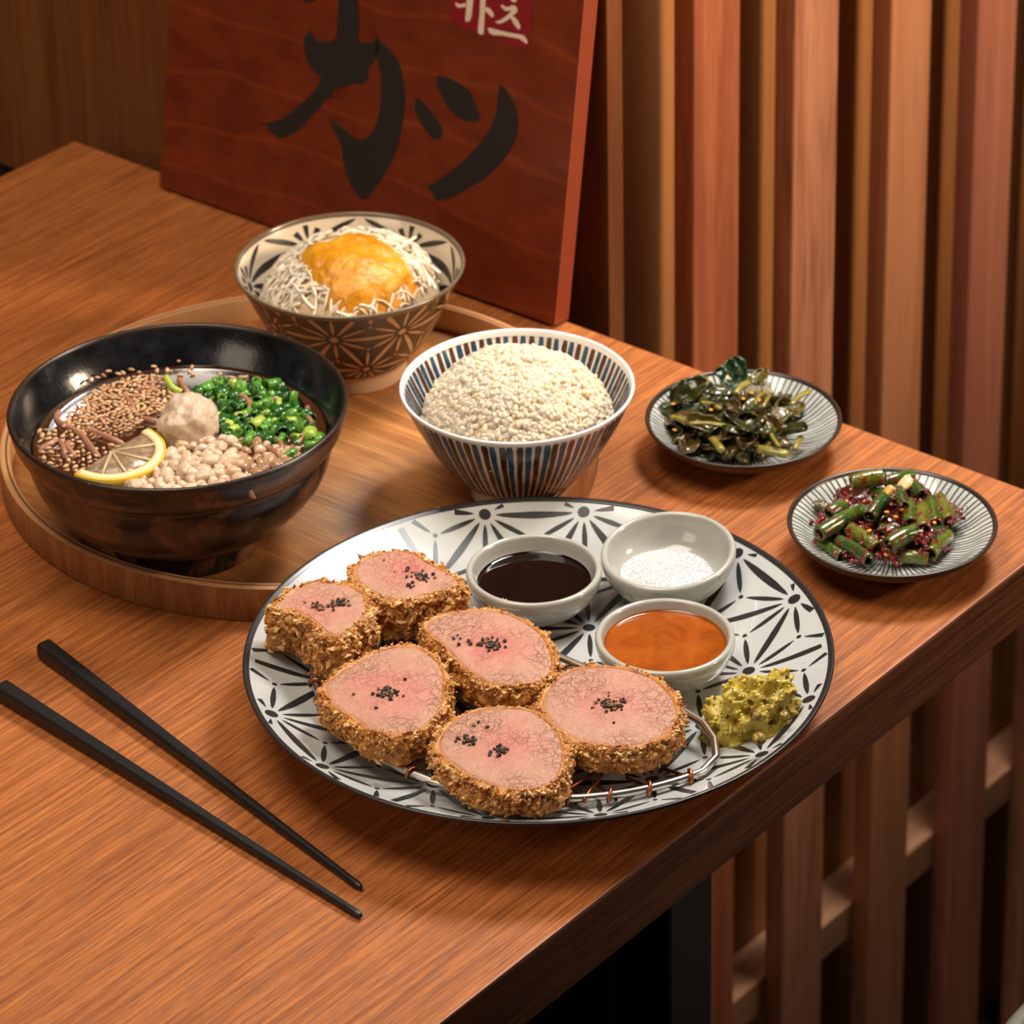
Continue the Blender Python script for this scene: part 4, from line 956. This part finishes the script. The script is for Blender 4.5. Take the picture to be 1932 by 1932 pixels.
# daikon
t = NT('grated_daikon'); v = t.coord(); t.set(color=t.mix(t.noise(v, 200, 4), (0.50, 0.36, 0.25), (0.64, 0.50, 0.37)), rough=0.28, sss=0.4, sscale=0.003, srad=(1, .7, .5)); t.bump(t.noise(v, 700, 4, .7), 0.6, 0.0008)
dc = bp_(357, 812)
V, F, Cc = lump('d', dc, 15.5, 13.5, 15.5, ZB, 2.0, 0.30, 1.6, None, lambda q, d: (1, 1, 1), 0.3, 5, 5, 0.75)
o = mesh('grated_daikon', V, F, t.m, loc=(dc[0], dc[1], ZB)); tag(o, 'pale mound of grated white radish standing in the soup', 'radish')
# lemon half slice
A0, A1, A2 = bp_(140, 899, ZB + 1.4), bp_(281, 812, ZB + 3.4), bp_(296, 884, ZB + 1.8)
lc = (A0 + A1) / 2; ex = (A1 - A0) / 2; RL = np.linalg.norm(ex); ex /= RL; ey = (A2 - lc); ey -= ex * (ey @ ex); hy = np.linalg.norm(ey); ey /= hy; ez = np.cross(ex, ey); ez = ez if ez[2] > 0 else -ez
ky = hy / RL
lm = thing('lemon_slice', 'half slice of lemon with yellow rind floating in the soup', 'lemon', (lc[0], lc[1], ZB))
def lem(r, a, h): return tuple(lc + ex * (r * RL * math.cos(a)) + ey * (r * RL * ky * math.sin(a)) + ez * h)
def ring_part(name, r0, r1, h0, h1, mat, a0=0.0, a1=PI, n=28, parent=None):
    V, F = [], []
    for i in range(n + 1):
        a = a0 + (a1 - a0) * i / n
        for r, h in ((r0, h0), (r0, h1), ((r0 + r1) / 2, h1 + 0.12), (r1, h1 - 0.15), (r1, h0)): V.append(lem(r, a, h))
    for i in range(n):
        for k in range(5): F.append((i * 5 + k, i * 5 + (k + 1) % 5, (i + 1) * 5 + (k + 1) % 5, (i + 1) * 5 + k))
    F += [tuple(range(5)), tuple(n * 5 + k for k in range(4, -1, -1))]
    o_ = mesh(name, V, F, mat, parent or lm); recalc(o_); return o_
ring_part('rind', 0.955, 1.0, -2.2, 1.55, speckle('lemon_rind', (0.72, 0.47, 0.025), 0.35, (0.5, 0.3, 0.01), .4, 500))
ring_part('pith', 0.80, 0.957, -2.0, 1.65, plain('lemon_pith', (0.80, 0.66, 0.36), 0.45, sss=0.3, sscale=0.002))
t = NT('lemon_flesh'); v = t.coord(); t.set(color=t.ramp(t.noise(v, 260, 4, .6), [(.35, (0.17, 0.105, 0.062)), (.65, (0.34, 0.24, 0.15))]), rough=0.2, spec=0.6); t.bump(t.noise(v, 500, 3), .4, .0008); M_FLESH = t.m
mem = plain('lemon_membrane', (0.55, 0.42, 0.23), 0.35)
cuts = [0.0, 0.62, 1.30, 2.05, 2.60, PI]
for a, b in zip(cuts[:-1], cuts[1:]): ring_part('flesh_segment', 0.05, 0.805, -1.8, 1.0, M_FLESH, a + 0.02, b - 0.02, 10)
for a in cuts[1:-1]:
    o = mesh('membrane', *tube([lem(0.02, a, 1.0), lem(0.4, a + .02, 1.25), lem(0.82, a, 1.1)], [0.9, 0.6, 0.8], 6), mem, lm)
# tempura crumbs
t = NT('tempura_crumb'); v = t.coord(); t.set(color=t.mix(t.objrand(), t.mix(t.noise(v, 250, 3), (0.50, 0.32, 0.19), (0.64, 0.46, 0.31)), (0.66, 0.50, 0.36)), rough=0.25, sss=0.3, sscale=0.003, srad=(1, .7, .5)); t.bump(t.noise(v, 450, 3), .25, .0008); M_CRUMB = t.m
t = NT('tempura_crumb_soaked'); v = t.coord(); t.set(color=t.mix(t.objrand(), (0.36, 0.20, 0.10), (0.50, 0.31, 0.17)), rough=0.15, spec=.6); t.bump(t.noise(v, 450, 3), .25, .0008); M_CRUMB2 = t.m
protos = []
for k in range(4):
    v_, f_ = ICO[3]; V = []
    for q in v_:
        d = 1 + 0.38 * fbm((q[0] + k * 5, q[1], q[2]), 1.3, 2); V.append((q[0] * 3.4 * d, q[1] * 2.6 * d, q[2] * 2.3 * d))
    protos.append((V, f_))
pme = []
polyC = [(236, 912), (262, 885), (300, 862), (322, 842), (372, 830), (420, 826), (470, 832), (510, 838), (560, 846), (588, 858), (560, 876), (505, 900), (440, 916), (390, 924), (330, 927), (262, 922)]
def scatter(poly, n, mind, rnd_, z=ZB):
    xs = [p[0] for p in poly]; ys = [p[1] for p in poly]; out = []; tries = 0
    while len(out) < n and tries < 40000:
        tries += 1; x, y = rnd_.uniform(min(xs), max(xs)), rnd_.uniform(min(ys), max(ys))
        if in_poly((x, y), poly) and all((x - a) ** 2 + ((y - b) * 1.7) ** 2 > mind ** 2 for a, b in out): out.append((x, y))
    return out
first = {}
def place(name, key, V, F, mat, p, rot, scale, label, cat, group, smooth=True):
    if key not in first:
        o_ = mesh(name, V, F, mat, loc=(0, 0, 0), smooth=smooth); first[key] = o_
    else:
        o_ = first[key].copy(); COL.objects.link(o_)
    o_.location = W(p); o_.rotation_euler = rot; o_.scale = (scale,) * 3; tag(o_, label, cat, group); return o_
def inside_bowl(p, m=61.5): return math.hypot(p[0] - SB[0], p[1] - SB[1]) < m
for (x, y) in scatter(polyC, 120, 16.5, rnd):
    p = bp_(x, y, ZB + 0.6)
    if not inside_bowl(p): continue
    near = math.exp(-(((x - 395) / 75) ** 2 + ((y - 868) / 34) ** 2)); p = bp_(x, y, ZB + 0.4 + 4.2 * near * rnd.uniform(.4, 1))
    k = rnd.randrange(4); sunk = x > 455 and rnd.random() < .8
    if sunk: p = bp_(x, y, ZB - 0.6)
    place('tempura_crumb', ('tc', k, sunk), *protos[k], M_CRUMB2 if sunk else M_CRUMB, p, (rnd.uniform(-.5, .5), rnd.uniform(-.5, .5), rnd.random() * 6), rnd.choice((.7, .85, 1.0, 1.15, 1.35)) * (1.1 if near > .5 else .95), 'soaked tan tempura crumb half sunk in the broth below the scallions' if sunk else 'pale puffed tempura crumb heaped beside the lemon slice', 'crumb', 'tempura crumbs in the soup')
# scallion rings
def scallion(r, L, th, slit):
    V, F = [], []; n = 14
    for i in range(n + (1 if slit else 0)):
        a = (2 * PI - (1.1 if slit else 0)) * i / n
        for (rr, h) in ((r, -L), (r, L), (r - th, L), (r - th, -L)): V.append((rr * math.cos(a), rr * math.sin(a) * 0.85, h))
    m = n if slit else n
    for i in range(m):
        j = (i + 1) if slit else (i + 1) % n
        for k in range(4): F.append((i * 4 + k, i * 4 + (k + 1) % 4, j * 4 + (k + 1) % 4, j * 4 + k))
    return V, F
greens = []
for nm, c1, c2 in (('scallion_dark', (0.012, 0.060, 0.008), (0.035, 0.15, 0.018)), ('scallion_mid', (0.05, 0.19, 0.018), (0.14, 0.36, 0.035)), ('scallion_light', (0.26, 0.42, 0.04), (0.50, 0.58, 0.10))):
    t = NT(nm); v = t.coord(); t.set(color=t.mix(t.noise(v, 350, 3), c1, c2), rough=0.2, sss=0.15, sscale=0.002, spec=0.55); greens.append(t.m)
polyS = [(362, 738), (405, 722), (440, 716), (505, 720), (548, 742), (580, 775), (602, 812), (596, 832), (560, 838), (520, 832), (470, 834), (436, 828), (416, 800), (402, 770), (370, 752)]
shapes = [scallion(2.9, 2.4, .75, 0), scallion(2.4, 3.0, .7, 0), scallion(3.2, 3.4, .6, 1), scallion(1.9, 3.9, .65, 0)]
pts = scatter(polyS, 92, 14.5, rnd) + [(545, 857), (551, 866), (265, 769), (600, 830), (588, 838)]
for (x, y) in pts:
    p = bp_(x, y, ZB + rnd.uniform(-.4, 1.6))
    if not inside_bowl(p, 62): continue
    g = rnd.choices((0, 1, 2), (0.5, 0.34, 0.16))[0]; k = rnd.randrange(4)
    flat = rnd.random() < 0.3
    lab = ('dark green chopped scallion ring in the soup', 'mid green chopped scallion ring in the soup', 'pale yellow-green chopped scallion ring in the soup')[g]
    place('scallion_ring', ('sc', k, g), *shapes[k], greens[g], p, (rnd.uniform(-.4, .4) if flat else PI / 2 + rnd.uniform(-.4, .4), rnd.uniform(-.4, .4), rnd.random() * 6), rnd.uniform(.75, 1.05), lab, 'scallion', 'chopped scallions in the soup', )
o = mesh('scallion_strip', *tube(spline([bp_(313, 711, ZB + 4), bp_(322, 727, ZB + 3), bp_(332, 735, ZB + 2), bp_(342, 740, ZB + 1)], 4), 1.5, 8), greens[2]); tag(o, 'long yellow-green scallion strip lying on the sesame seeds', 'scallion')
# sesame
gvs, gfs = ICO[2]; seedV = [(q[0] * 1.75 * (1 - .0), q[1] * 1.0 * (1 - 0.28 * q[0]), q[2] * 0.65) for q in gvs]
t = NT('toasted_sesame'); t.set(color=t.mix(t.objrand(), (0.42, 0.205, 0.085), (0.64, 0.40, 0.22)), rough=0.38, spec=0.5); M_SES = t.m
t2 = NT('toasted_sesame_loose'); t2.set(color=(0.54, 0.32, 0.16), rough=0.38); M_SES2 = t2.m
polyE = [(118, 800), (128, 778), (158, 752), (180, 735), (215, 720), (250, 710), (300, 706), (322, 715), (330, 745), (322, 760), (300, 775), (270, 785), (262, 800), (240, 812), (215, 822), (180, 826), (150, 818), (128, 812)]
sp_ = scatter(polyE, 262, 8.4, rnd)
polyL = [(72, 830), (90, 805), (130, 815), (180, 840), (240, 838), (215, 855), (165, 885), (140, 895), (100, 880), (75, 860)]
sl_ = scatter(polyL, 60, 13, rnd)
wallp = [(173, 716), (184, 712), (196, 708), (205, 700), (223, 705), (232, 703), (248, 697), (262, 702), (290, 691), (296, 698), (316, 698), (322, 700), (337, 681), (362, 692), (357, 700), (363, 706), (340, 707), (415, 705), (455, 711), (463, 711), (460, 722), (75, 812), (80, 820), (92, 818)]
for i, (x, y) in enumerate(sp_[:250] + sl_[:34] + wallp[:16]):
    wall = i >= len(sp_[:250]) + len(sl_[:34]); z = ZB + 0.7 + (rnd.uniform(0, .9) if not wall else 0)
    p = bp_(x, y, z)
    if wall:
        for it in range(12):
            rr = math.hypot(p[0] - SB[0], p[1] - SB[1])
            if rr < 64: break
            z = float(np.interp(rr, [62.5, 66, 69, 71.5], [53, 60, 65, 70.5])) + 0.8; p = bp_(x, y, 0.5 * (z + p[2]))
    place('sesame_seed', 'ses', seedV, gfs, M_SES, p, (rnd.uniform(-.4, .4), rnd.uniform(-.4, .4), rnd.random() * 6), rnd.uniform(.8, 1.08) if y < 805 else rnd.uniform(.6, .85), 'toasted sesame seed stuck to the black bowl wall above the broth' if wall else 'toasted tan sesame seed floating in the soup beside the lemon', 'seed', 'sesame seeds on the bowl wall' if wall else 'sesame seeds in the soup')
V, F = [], []
for (x, y) in sp_[250:] + sl_[34:] + wallp[16:]:
    p = bp_(x, y, ZB + .6); 
    if not inside_bowl(p, 64): continue
    a = rnd.random() * 6; s3 = len(V)
    for q in seedV: V.append((p[0] + q[0] * math.cos(a) - q[1] * math.sin(a), p[1] + q[0] * math.sin(a) + q[1] * math.cos(a), p[2] + q[2]))
    F += [tuple(i + s3 for i in f) for f in gfs]
o = mesh('loose_sesame', V, F, M_SES2, loc=(SB[0], SB[1], ZB)); tag(o, 'scatter of stray sesame seeds round the noodles and lemon', 'seeds', kind='stuff')

# ------------------------------------------------------------------ leafy greens on the dish
rnd = random.Random(61)
LM = []
for nm, c1, c2 in (('leaf_dark', (0.016, 0.021, 0.004), (0.055, 0.058, 0.009)), ('leaf_olive', (0.06, 0.05, 0.007), (0.15, 0.115, 0.015)), ('leaf_brown', (0.055, 0.032, 0.008), (0.12, 0.07, 0.016)), ('stem_green', (0.15, 0.125, 0.015), (0.33, 0.27, 0.05)), ('leaf_teal', (0.010, 0.035, 0.014), (0.025, 0.075, 0.028))):
    t = NT(nm); v = t.coord(); t.set(color=t.mix(t.ramp(t.noise(v, 160, 4, .6), [(.35, BW[0]), (.65, BW[1])]), c1, c2), rough=0.2, spec=0.65, sss=0.1, sscale=.002); t.bump(t.noise(v, 380, 3), .4, .0008); LM.append(t.m)
def zdish(r): return float(np.interp(r, [0, 13, 26, 35, 41, 44.4], [6.3, 6.7, 8.3, 11.3, 15.3, 17.7]))
def leaf(p, L, wd, yaw, pitch, roll, curl, seed, mat, label):
    V, F = [], []; n, m = 16, 10
    Rm = Matrix.Rotation(yaw, 3, 'Z') @ Matrix.Rotation(pitch, 3, 'Y') @ Matrix.Rotation(roll, 3, 'X')
    for i in range(n + 1):
        t_ = i / n - .5
        for j in range(m + 1):
            s_ = j / m - .5; hw = wd * (1 - (abs(t_) * 2) ** 3 * .7)
            x, y = t_ * L, s_ * hw; z = curl * (s_ * 2) ** 2 * wd * .35 - abs(t_) ** 2 * L * .25 * curl
            z += wd * .26 * fbm((x * .16 + seed, y * .16, seed * 2), 1.0, 3); y += wd * .16 * noise.noise(Vector((x * .2, seed, j * .9))); x += 1.2 * noise.noise(Vector((y * .35, seed + 4, i)))
            q = Rm @ Vector((x, y, z)); V.append((p[0] + q.x, p[1] + q.y, p[2] + q.z))
    for i in range(n):
        for j in range(m): F.append((i * (m + 1) + j, (i + 1) * (m + 1) + j, (i + 1) * (m + 1) + j + 1, i * (m + 1) + j + 1))
    V = np.array(V)
    for k in range(len(V)):
        r = math.hypot(V[k, 0] - D1[0], V[k, 1] - D1[1]); V[k, 2] = max(V[k, 2], zdish(min(r, 44)) + 0.5)
    o_ = mesh('leaf_piece', V, F, mat); md = o_.modifiers.new('thick', 'SOLIDIFY'); md.thickness = 0.0006
    tag(o_, label, 'greens', 'seasoned greens on the dish'); return o_
lname = ['dark crinkled leaf piece among the seasoned greens', 'olive glossy leaf piece among the seasoned greens', 'brownish leaf piece among the seasoned greens', '', 'deep teal-green leaf piece among the seasoned greens']
cl = at(1372, 795, 16)
for i in range(110):
    a = rnd.random() * 2 * PI; rr = math.sqrt(rnd.random()); x, y = 1378 + 112 * rr * math.cos(a), 794 + 62 * rr * math.sin(a)
    hgt = 10 + 15 * (1 - rr ** 2) * rnd.uniform(.25, 1); p = at(x, y, hgt)
    k = rnd.choices((0, 1, 2, 4), (.40, .38, .17, .05))[0]
    leaf(p, rnd.uniform(11, 22), rnd.uniform(6, 12), rnd.random() * 6, rnd.uniform(-.5, .5), rnd.uniform(-.8, .8), rnd.uniform(-1, 1), i * 1.7, LM[k], lname[k])
for (x, y, z, L, wd, yaw, pit, k) in ((1388, 706, 30, 16, 12, 1.0, -.9, 4), (1370, 715, 27, 13, 10, 2.0, -.6, 4), (1435, 712, 25, 10, 8, .2, -.4, 1), (1300, 740, 20, 19, 13, 2.2, .5, 0), (1420, 800, 25, 18, 12, .4, .2, 0), (1340, 760, 25, 15, 9, 0.5, .2, 0), (1500, 815, 17, 14, 9, 1.6, .5, 0), (1300, 840, 14, 14, 9, .3, 0, 2), (1385, 768, 27, 15, 6, .9, .2, 2)):
    leaf(at(x, y, z), L, wd, yaw, pit, rnd.uniform(-.5, .5), rnd.uniform(.3, 1), x * .37, LM[k], lname[k])
def stem(a, b, w_, label, mat=LM[3]):
    P = spline([a, (a + b) / 2 + np.array([rnd.uniform(-1, 1), rnd.uniform(-1, 1), .8]), b], 5); V, F = tube(P, [w_ * rnd.uniform(.6, .9)] + [w_] * (len(P) - 2) + [w_ * .9], 10)
    V = np.array(V); mz = V[:, 2].mean(); V[:, 2] = mz + (V[:, 2] - mz) * .75
    o_ = mesh('stem_piece', V, F, mat); tag(o_, label, 'greens', 'stems among the greens')
for (x0, y0, x1, y1, z, w_) in ((1428, 848, 1486, 858, 14, 2.6), (1492, 765, 1528, 738, 22, 1.5), (1387, 745, 1412, 722, 28, 2.0), (1322, 715, 1334, 728, 22, 2.4), (1268, 788, 1300, 800, 19, 1.7), (1342, 825, 1362, 850, 18, 2.0), (1455, 820, 1470, 842, 18, 1.0), (1320, 762, 1360, 772, 25, 1.4), (1425, 765, 1445, 738, 27, 1.0), (1438, 770, 1452, 745, 26, .9), (1300, 800, 1380, 806, 22, 1.3), (1500, 850, 1512, 825, 15, 1.6)):
    stem(at(x0, y0, z), at(x1, y1, z + 1), w_, 'pale yellow-green stem piece lying among the dark greens')
M_FLAKE = plain('chili_flake', (0.72, 0.28, 0.02), 0.25)
for (x, y, z) in ((1273, 811, 17), (1417, 741, 30), (1432, 755, 29), (1341, 773, 27), (1270, 762, 17), (1402, 752, 29)):
    v_, f_ = ICO[2]; p = at(x, y, z); ra = rnd.random() * 6
    o = mesh('chili_flake', [(p[0] + q[0] * 1.3 * math.cos(ra) - q[1] * .9 * math.sin(ra), p[1] + q[0] * 1.3 * math.sin(ra) + q[1] * .9 * math.cos(ra), p[2] + q[2] * .5) for q in v_], f_, M_FLAKE); tag(o, 'bright orange chili flake sitting on the dark greens', 'chili flake', 'chili flakes on the greens')

# ------------------------------------------------------------------ red-seasoned green stalks
rnd = random.Random(71)
SM = []
for nm, c1, c2 in (('stalk_green', (0.020, 0.065, 0.008), (0.07, 0.16, 0.018)), ('stalk_olive', (0.075, 0.10, 0.010), (0.17, 0.20, 0.022)), ('stalk_deep', (0.010, 0.045, 0.010), (0.03, 0.10, 0.016))):
    t = NT(nm); v = t.coord(); c = t.mix(t.ramp(t.noise(v, 130, 4, .6), [(.35, BW[0]), (.65, BW[1])]), c1, c2)
    c = t.mix(t.ramp(t.noise(v, 210, 4, .7), [(.51, BW[0]), (.60, BW[1])]), c, (0.16, 0.009, 0.006)); t.set(color=c, rough=0.16, spec=0.65, coat=.3); t.bump(t.noise(v, 420, 3), .35, .0008); SM.append(t.m)
def stalk(a, b, r, mat, label):
    L = np.linalg.norm(b - a); sag = np.array([rnd.uniform(-.6, .6), rnd.uniform(-.6, .6), rnd.uniform(.2, 1.0)])
    P = spline([a, (a + b) / 2 + sag, b], 5); n = 12; Vo, Fo = tube(P, r, n, caps=False); Vi, Fi = tube(P, r * .72, n, caps=False); m = len(P)
    V = list(Vo) + list(Vi); s3 = len(Vo); F = list(Fo) + [tuple(s3 + i for i in f[::-1]) for f in Fi]
    for e in (0, m - 1):
        for k in range(n):
            q = (e * n + k, e * n + (k + 1) % n, s3 + e * n + (k + 1) % n, s3 + e * n + k); F.append(q if e else q[::-1])
    o_ = mesh('stalk_piece', V, F, mat); tag(o_, label, 'stalk', 'seasoned green stalks on the dish'); return P
sk = [(1545, 1008, 1620, 965, 18, 4.2, 0), (1606, 912, 1665, 900, 24, 4.6, 1), (1670, 910, 1720, 896, 22, 3.2, 0), (1540, 955, 1560, 960, 15, 3.2, 0), (1563, 970, 1590, 955, 19, 4.0, 0), (1625, 962, 1668, 985, 18, 3.4, 0), (1640, 975, 1668, 940, 23, 3.8, 2), (1698, 925, 1705, 955, 27, 3.0, 2), (1718, 990, 1716, 950, 22, 4.2, 0), (1742, 1000, 1738, 950, 22, 4.2, 1), (1765, 990, 1755, 945, 20, 3.8, 0), (1790, 985, 1772, 942, 18, 4.0, 1), (1800, 965, 1785, 990, 16, 3.6, 0), (1675, 1030, 1735, 1002, 19, 4.6, 0), (1606, 1000, 1655, 1035, 16, 4.2, 1), (1540, 1022, 1588, 1050, 11, 3.2, 0), (1583, 1022, 1640, 1058, 13, 3.8, 2), (1745, 1015, 1775, 1002, 17, 3.8, 2), (1755, 1045, 1788, 1010, 14, 4.0, 1), (1695, 1052, 1750, 1055, 11, 3.8, 1), (1715, 915, 1740, 935, 26, 3.8, 2), (1580, 985, 1545, 1010, 14, 3.5, 1), (1660, 1000, 1700, 1010, 15, 4.0, 0), (1650, 930, 1690, 945, 18, 3.6, 0), (1700, 975, 1745, 965, 16, 4.0, 2), (1620, 1010, 1660, 1000, 13, 3.8, 0)]
SPATH = []
snm = ['green seasoned stalk tube among the red chili sauce', 'olive-green seasoned stalk tube among the red chili sauce', 'deep green seasoned stalk tube among the red chili sauce']
for (x0, y0, x1, y1, z, r, k) in sk:
    SPATH.append((stalk(at(x0, y0, z), at(x1, y1, z + rnd.uniform(-1, 1.5)), r * 0.86, SM[k], snm[k]), r * .86))
t = NT('chili_paste'); t.set(color=t.vcol(), rough=0.14, spec=0.65, coat=.4, sss=.15, sscale=.002, srad=(1, .2, .1)); M_PASTE = t.m
V, F, Cc = [], [], []
clus = [(1658, 945, 20), (1690, 1000, 17), (1680, 1043, 14), (1598, 945, 17), (1555, 982, 13), (1640, 1015, 16), (1725, 930, 24), (1765, 1030, 14), (1795, 965, 18), (1610, 1045, 12), (1630, 1000, 17), (1740, 1010, 20)]
for (x, y, z) in clus:
    for q in range(110):
        p = at(x + rnd.gauss(0, 13), y + rnd.gauss(0, 8), z + rnd.uniform(-3, 1.5)); sz = rnd.choice((.35, .45, .6, .8, 1.2)); v_, f_ = ICO[2 if sz > 1 else 1]; s3 = len(V); ra = rnd.random() * 9
        for q3 in v_: k_ = 1 + .45 * noise.noise(Vector(q3) * 1.5 + Vector((ra, 0, 0))); V.append((p[0] + q3[0] * sz * k_, p[1] + q3[1] * sz * k_, max(p[2] + q3[2] * sz * k_ * .8, 7)))
        F += [tuple(i + s3 for i in f) for f in f_]; Cc += [rnd.choice(((0.17, 0.004, 0.008), (0.26, 0.008, 0.010), (0.10, 0.004, 0.006), (0.34, 0.025, 0.010)))] * len(v_)
bc = at(1672, 985, 9); v_, f_ = ICO[5]; s3 = len(V)
for q3 in v_:
    k_ = 1 + .35 * fbm((q3[0], q3[1], q3[2] + 3), 2.2, 4); px_, py_ = bc[0] + q3[0] * 27 * k_, bc[1] + q3[1] * 25 * k_; V.append((px_, py_, max(8.0 + max(q3[2], 0) * 9 * k_, zdish(min(44, math.hypot(px_ - D2[0], py_ - D2[1]))) + .2))); Cc.append(lerp((0.035, 0.010, 0.004), (0.13, 0.012, 0.008), min(1, max(0, k_ * 1.5 - 1))))
F += [tuple(i + s3 for i in f) for f in f_]
for P, r in SPATH:
    for q in range(40):
        c_ = P[rnd.randrange(len(P))]; d = Vector((rnd.gauss(0, 1), rnd.gauss(0, 1), abs(rnd.gauss(.5, .8)))).normalized(); p = Vector(c_) + d * r; sz = rnd.uniform(.28, .75); v_, f_ = ICO[1]; s3 = len(V)
        for q3 in v_: V.append((p.x + q3[0] * sz, p.y + q3[1] * sz, p.z + q3[2] * sz * .7))
        F += [tuple(i + s3 for i in f) for f in f_]; Cc += [(0.26, 0.012, 0.012)] * len(v_)
o = mesh('chili_paste', V, F, M_PASTE, cols=Cc, loc=(*D2, 7)); tag(o, 'sticky dark red chili paste coating the green stalks', 'chili paste', kind='stuff')
M_CSEED = plain('chili_seed', (0.80, 0.27, 0.03), 0.2)
for (x, y, z) in ((1673, 966, 24), (1690, 975, 23), (1702, 961, 25), (1597, 945, 21), (1573, 978, 17), (1640, 1001, 21), (1671, 1046, 16), (1763, 986, 22)):
    v_, f_ = ICO[2]; p = at(x, y, z); ra = rnd.random() * 6
    o = mesh('chili_seed', [(p[0] + q[0] * 1.3 * math.cos(ra) - q[1] * .95 * math.sin(ra), p[1] + q[0] * 1.3 * math.sin(ra) + q[1] * .95 * math.cos(ra), p[2] + q[2] * .55) for q in v_], f_, M_CSEED); tag(o, 'small orange chili seed stuck on the red-seasoned stalks', 'chili seed', 'chili seeds on the stalks')
for (x, y, z, sz, lab) in ((1708, 912, 29, 4.5, 'larger pale garlic slice on top of the red-seasoned stalks'), (1676, 927, 26, 3.2, 'smaller orange-stained garlic slice below the pale one on the stalks')):
    v_, f_ = ICO[3]; p = at(x, y, z)
    o = mesh('garlic_slice', [(p[0] + q[0] * sz * (1 + .2 * fbm(q, 1.5, 2)), p[1] + q[1] * sz * .7, p[2] + q[2] * 1.6 + q[0] * 1.5) for q in v_], f_, plain('garlic', (0.80, 0.50, 0.24) if sz > 4 else (0.80, 0.36, 0.06), 0.25, sss=.3, sscale=.002)); tag(o, lab, 'garlic')

# ------------------------------------------------------------------ small crumbs
for (x, y, z, sz, lab) in ((828, 962, 29.5, 2.0, 'tiny yellow crumb resting on the plate rim'), (951, 1133, 34.6, 2.4, 'tiny golden breadcrumb stuck to the rim of the soy sauce cup')):
    p = at(x, y, z); a, b = [], []
    for k in range(6):
        q, f = shard(rnd, p + np.array([rnd.uniform(-1, 1), rnd.uniform(-1, 1), rnd.uniform(-.2, .6)]) * .8, (0, 0, 1), sz * .7); s3 = len(a); a += q; b += [tuple(i + s3 for i in x_) for x_ in f]
    o = mesh('bread_crumb', a, b, plain('crumb_yellow', (0.72, 0.50, 0.16), .5), smooth=False); tag(o, lab, 'crumb')
V, F, Cc = [], [], []
for k in range(240):
    x = rnd.uniform(-160, 262); z = rnd.uniform(-32, -2) if rnd.random() < .55 else rnd.uniform(-33, -30); sz = rnd.choice((.12, .16, .2, .3)); q, f = shard(rnd, (x, -109.1, z), (0, -1, 0), sz * 1.6); s3 = len(V); V += q; F += [tuple(i + s3 for i in x_) for x_ in f]
o = mesh('edge_dust', V, F, plain('dust', (0.55, 0.48, 0.40), .8), smooth=False); tag(o, 'fine pale dust specks clinging to the front edge of the table', 'dust', kind='stuff')
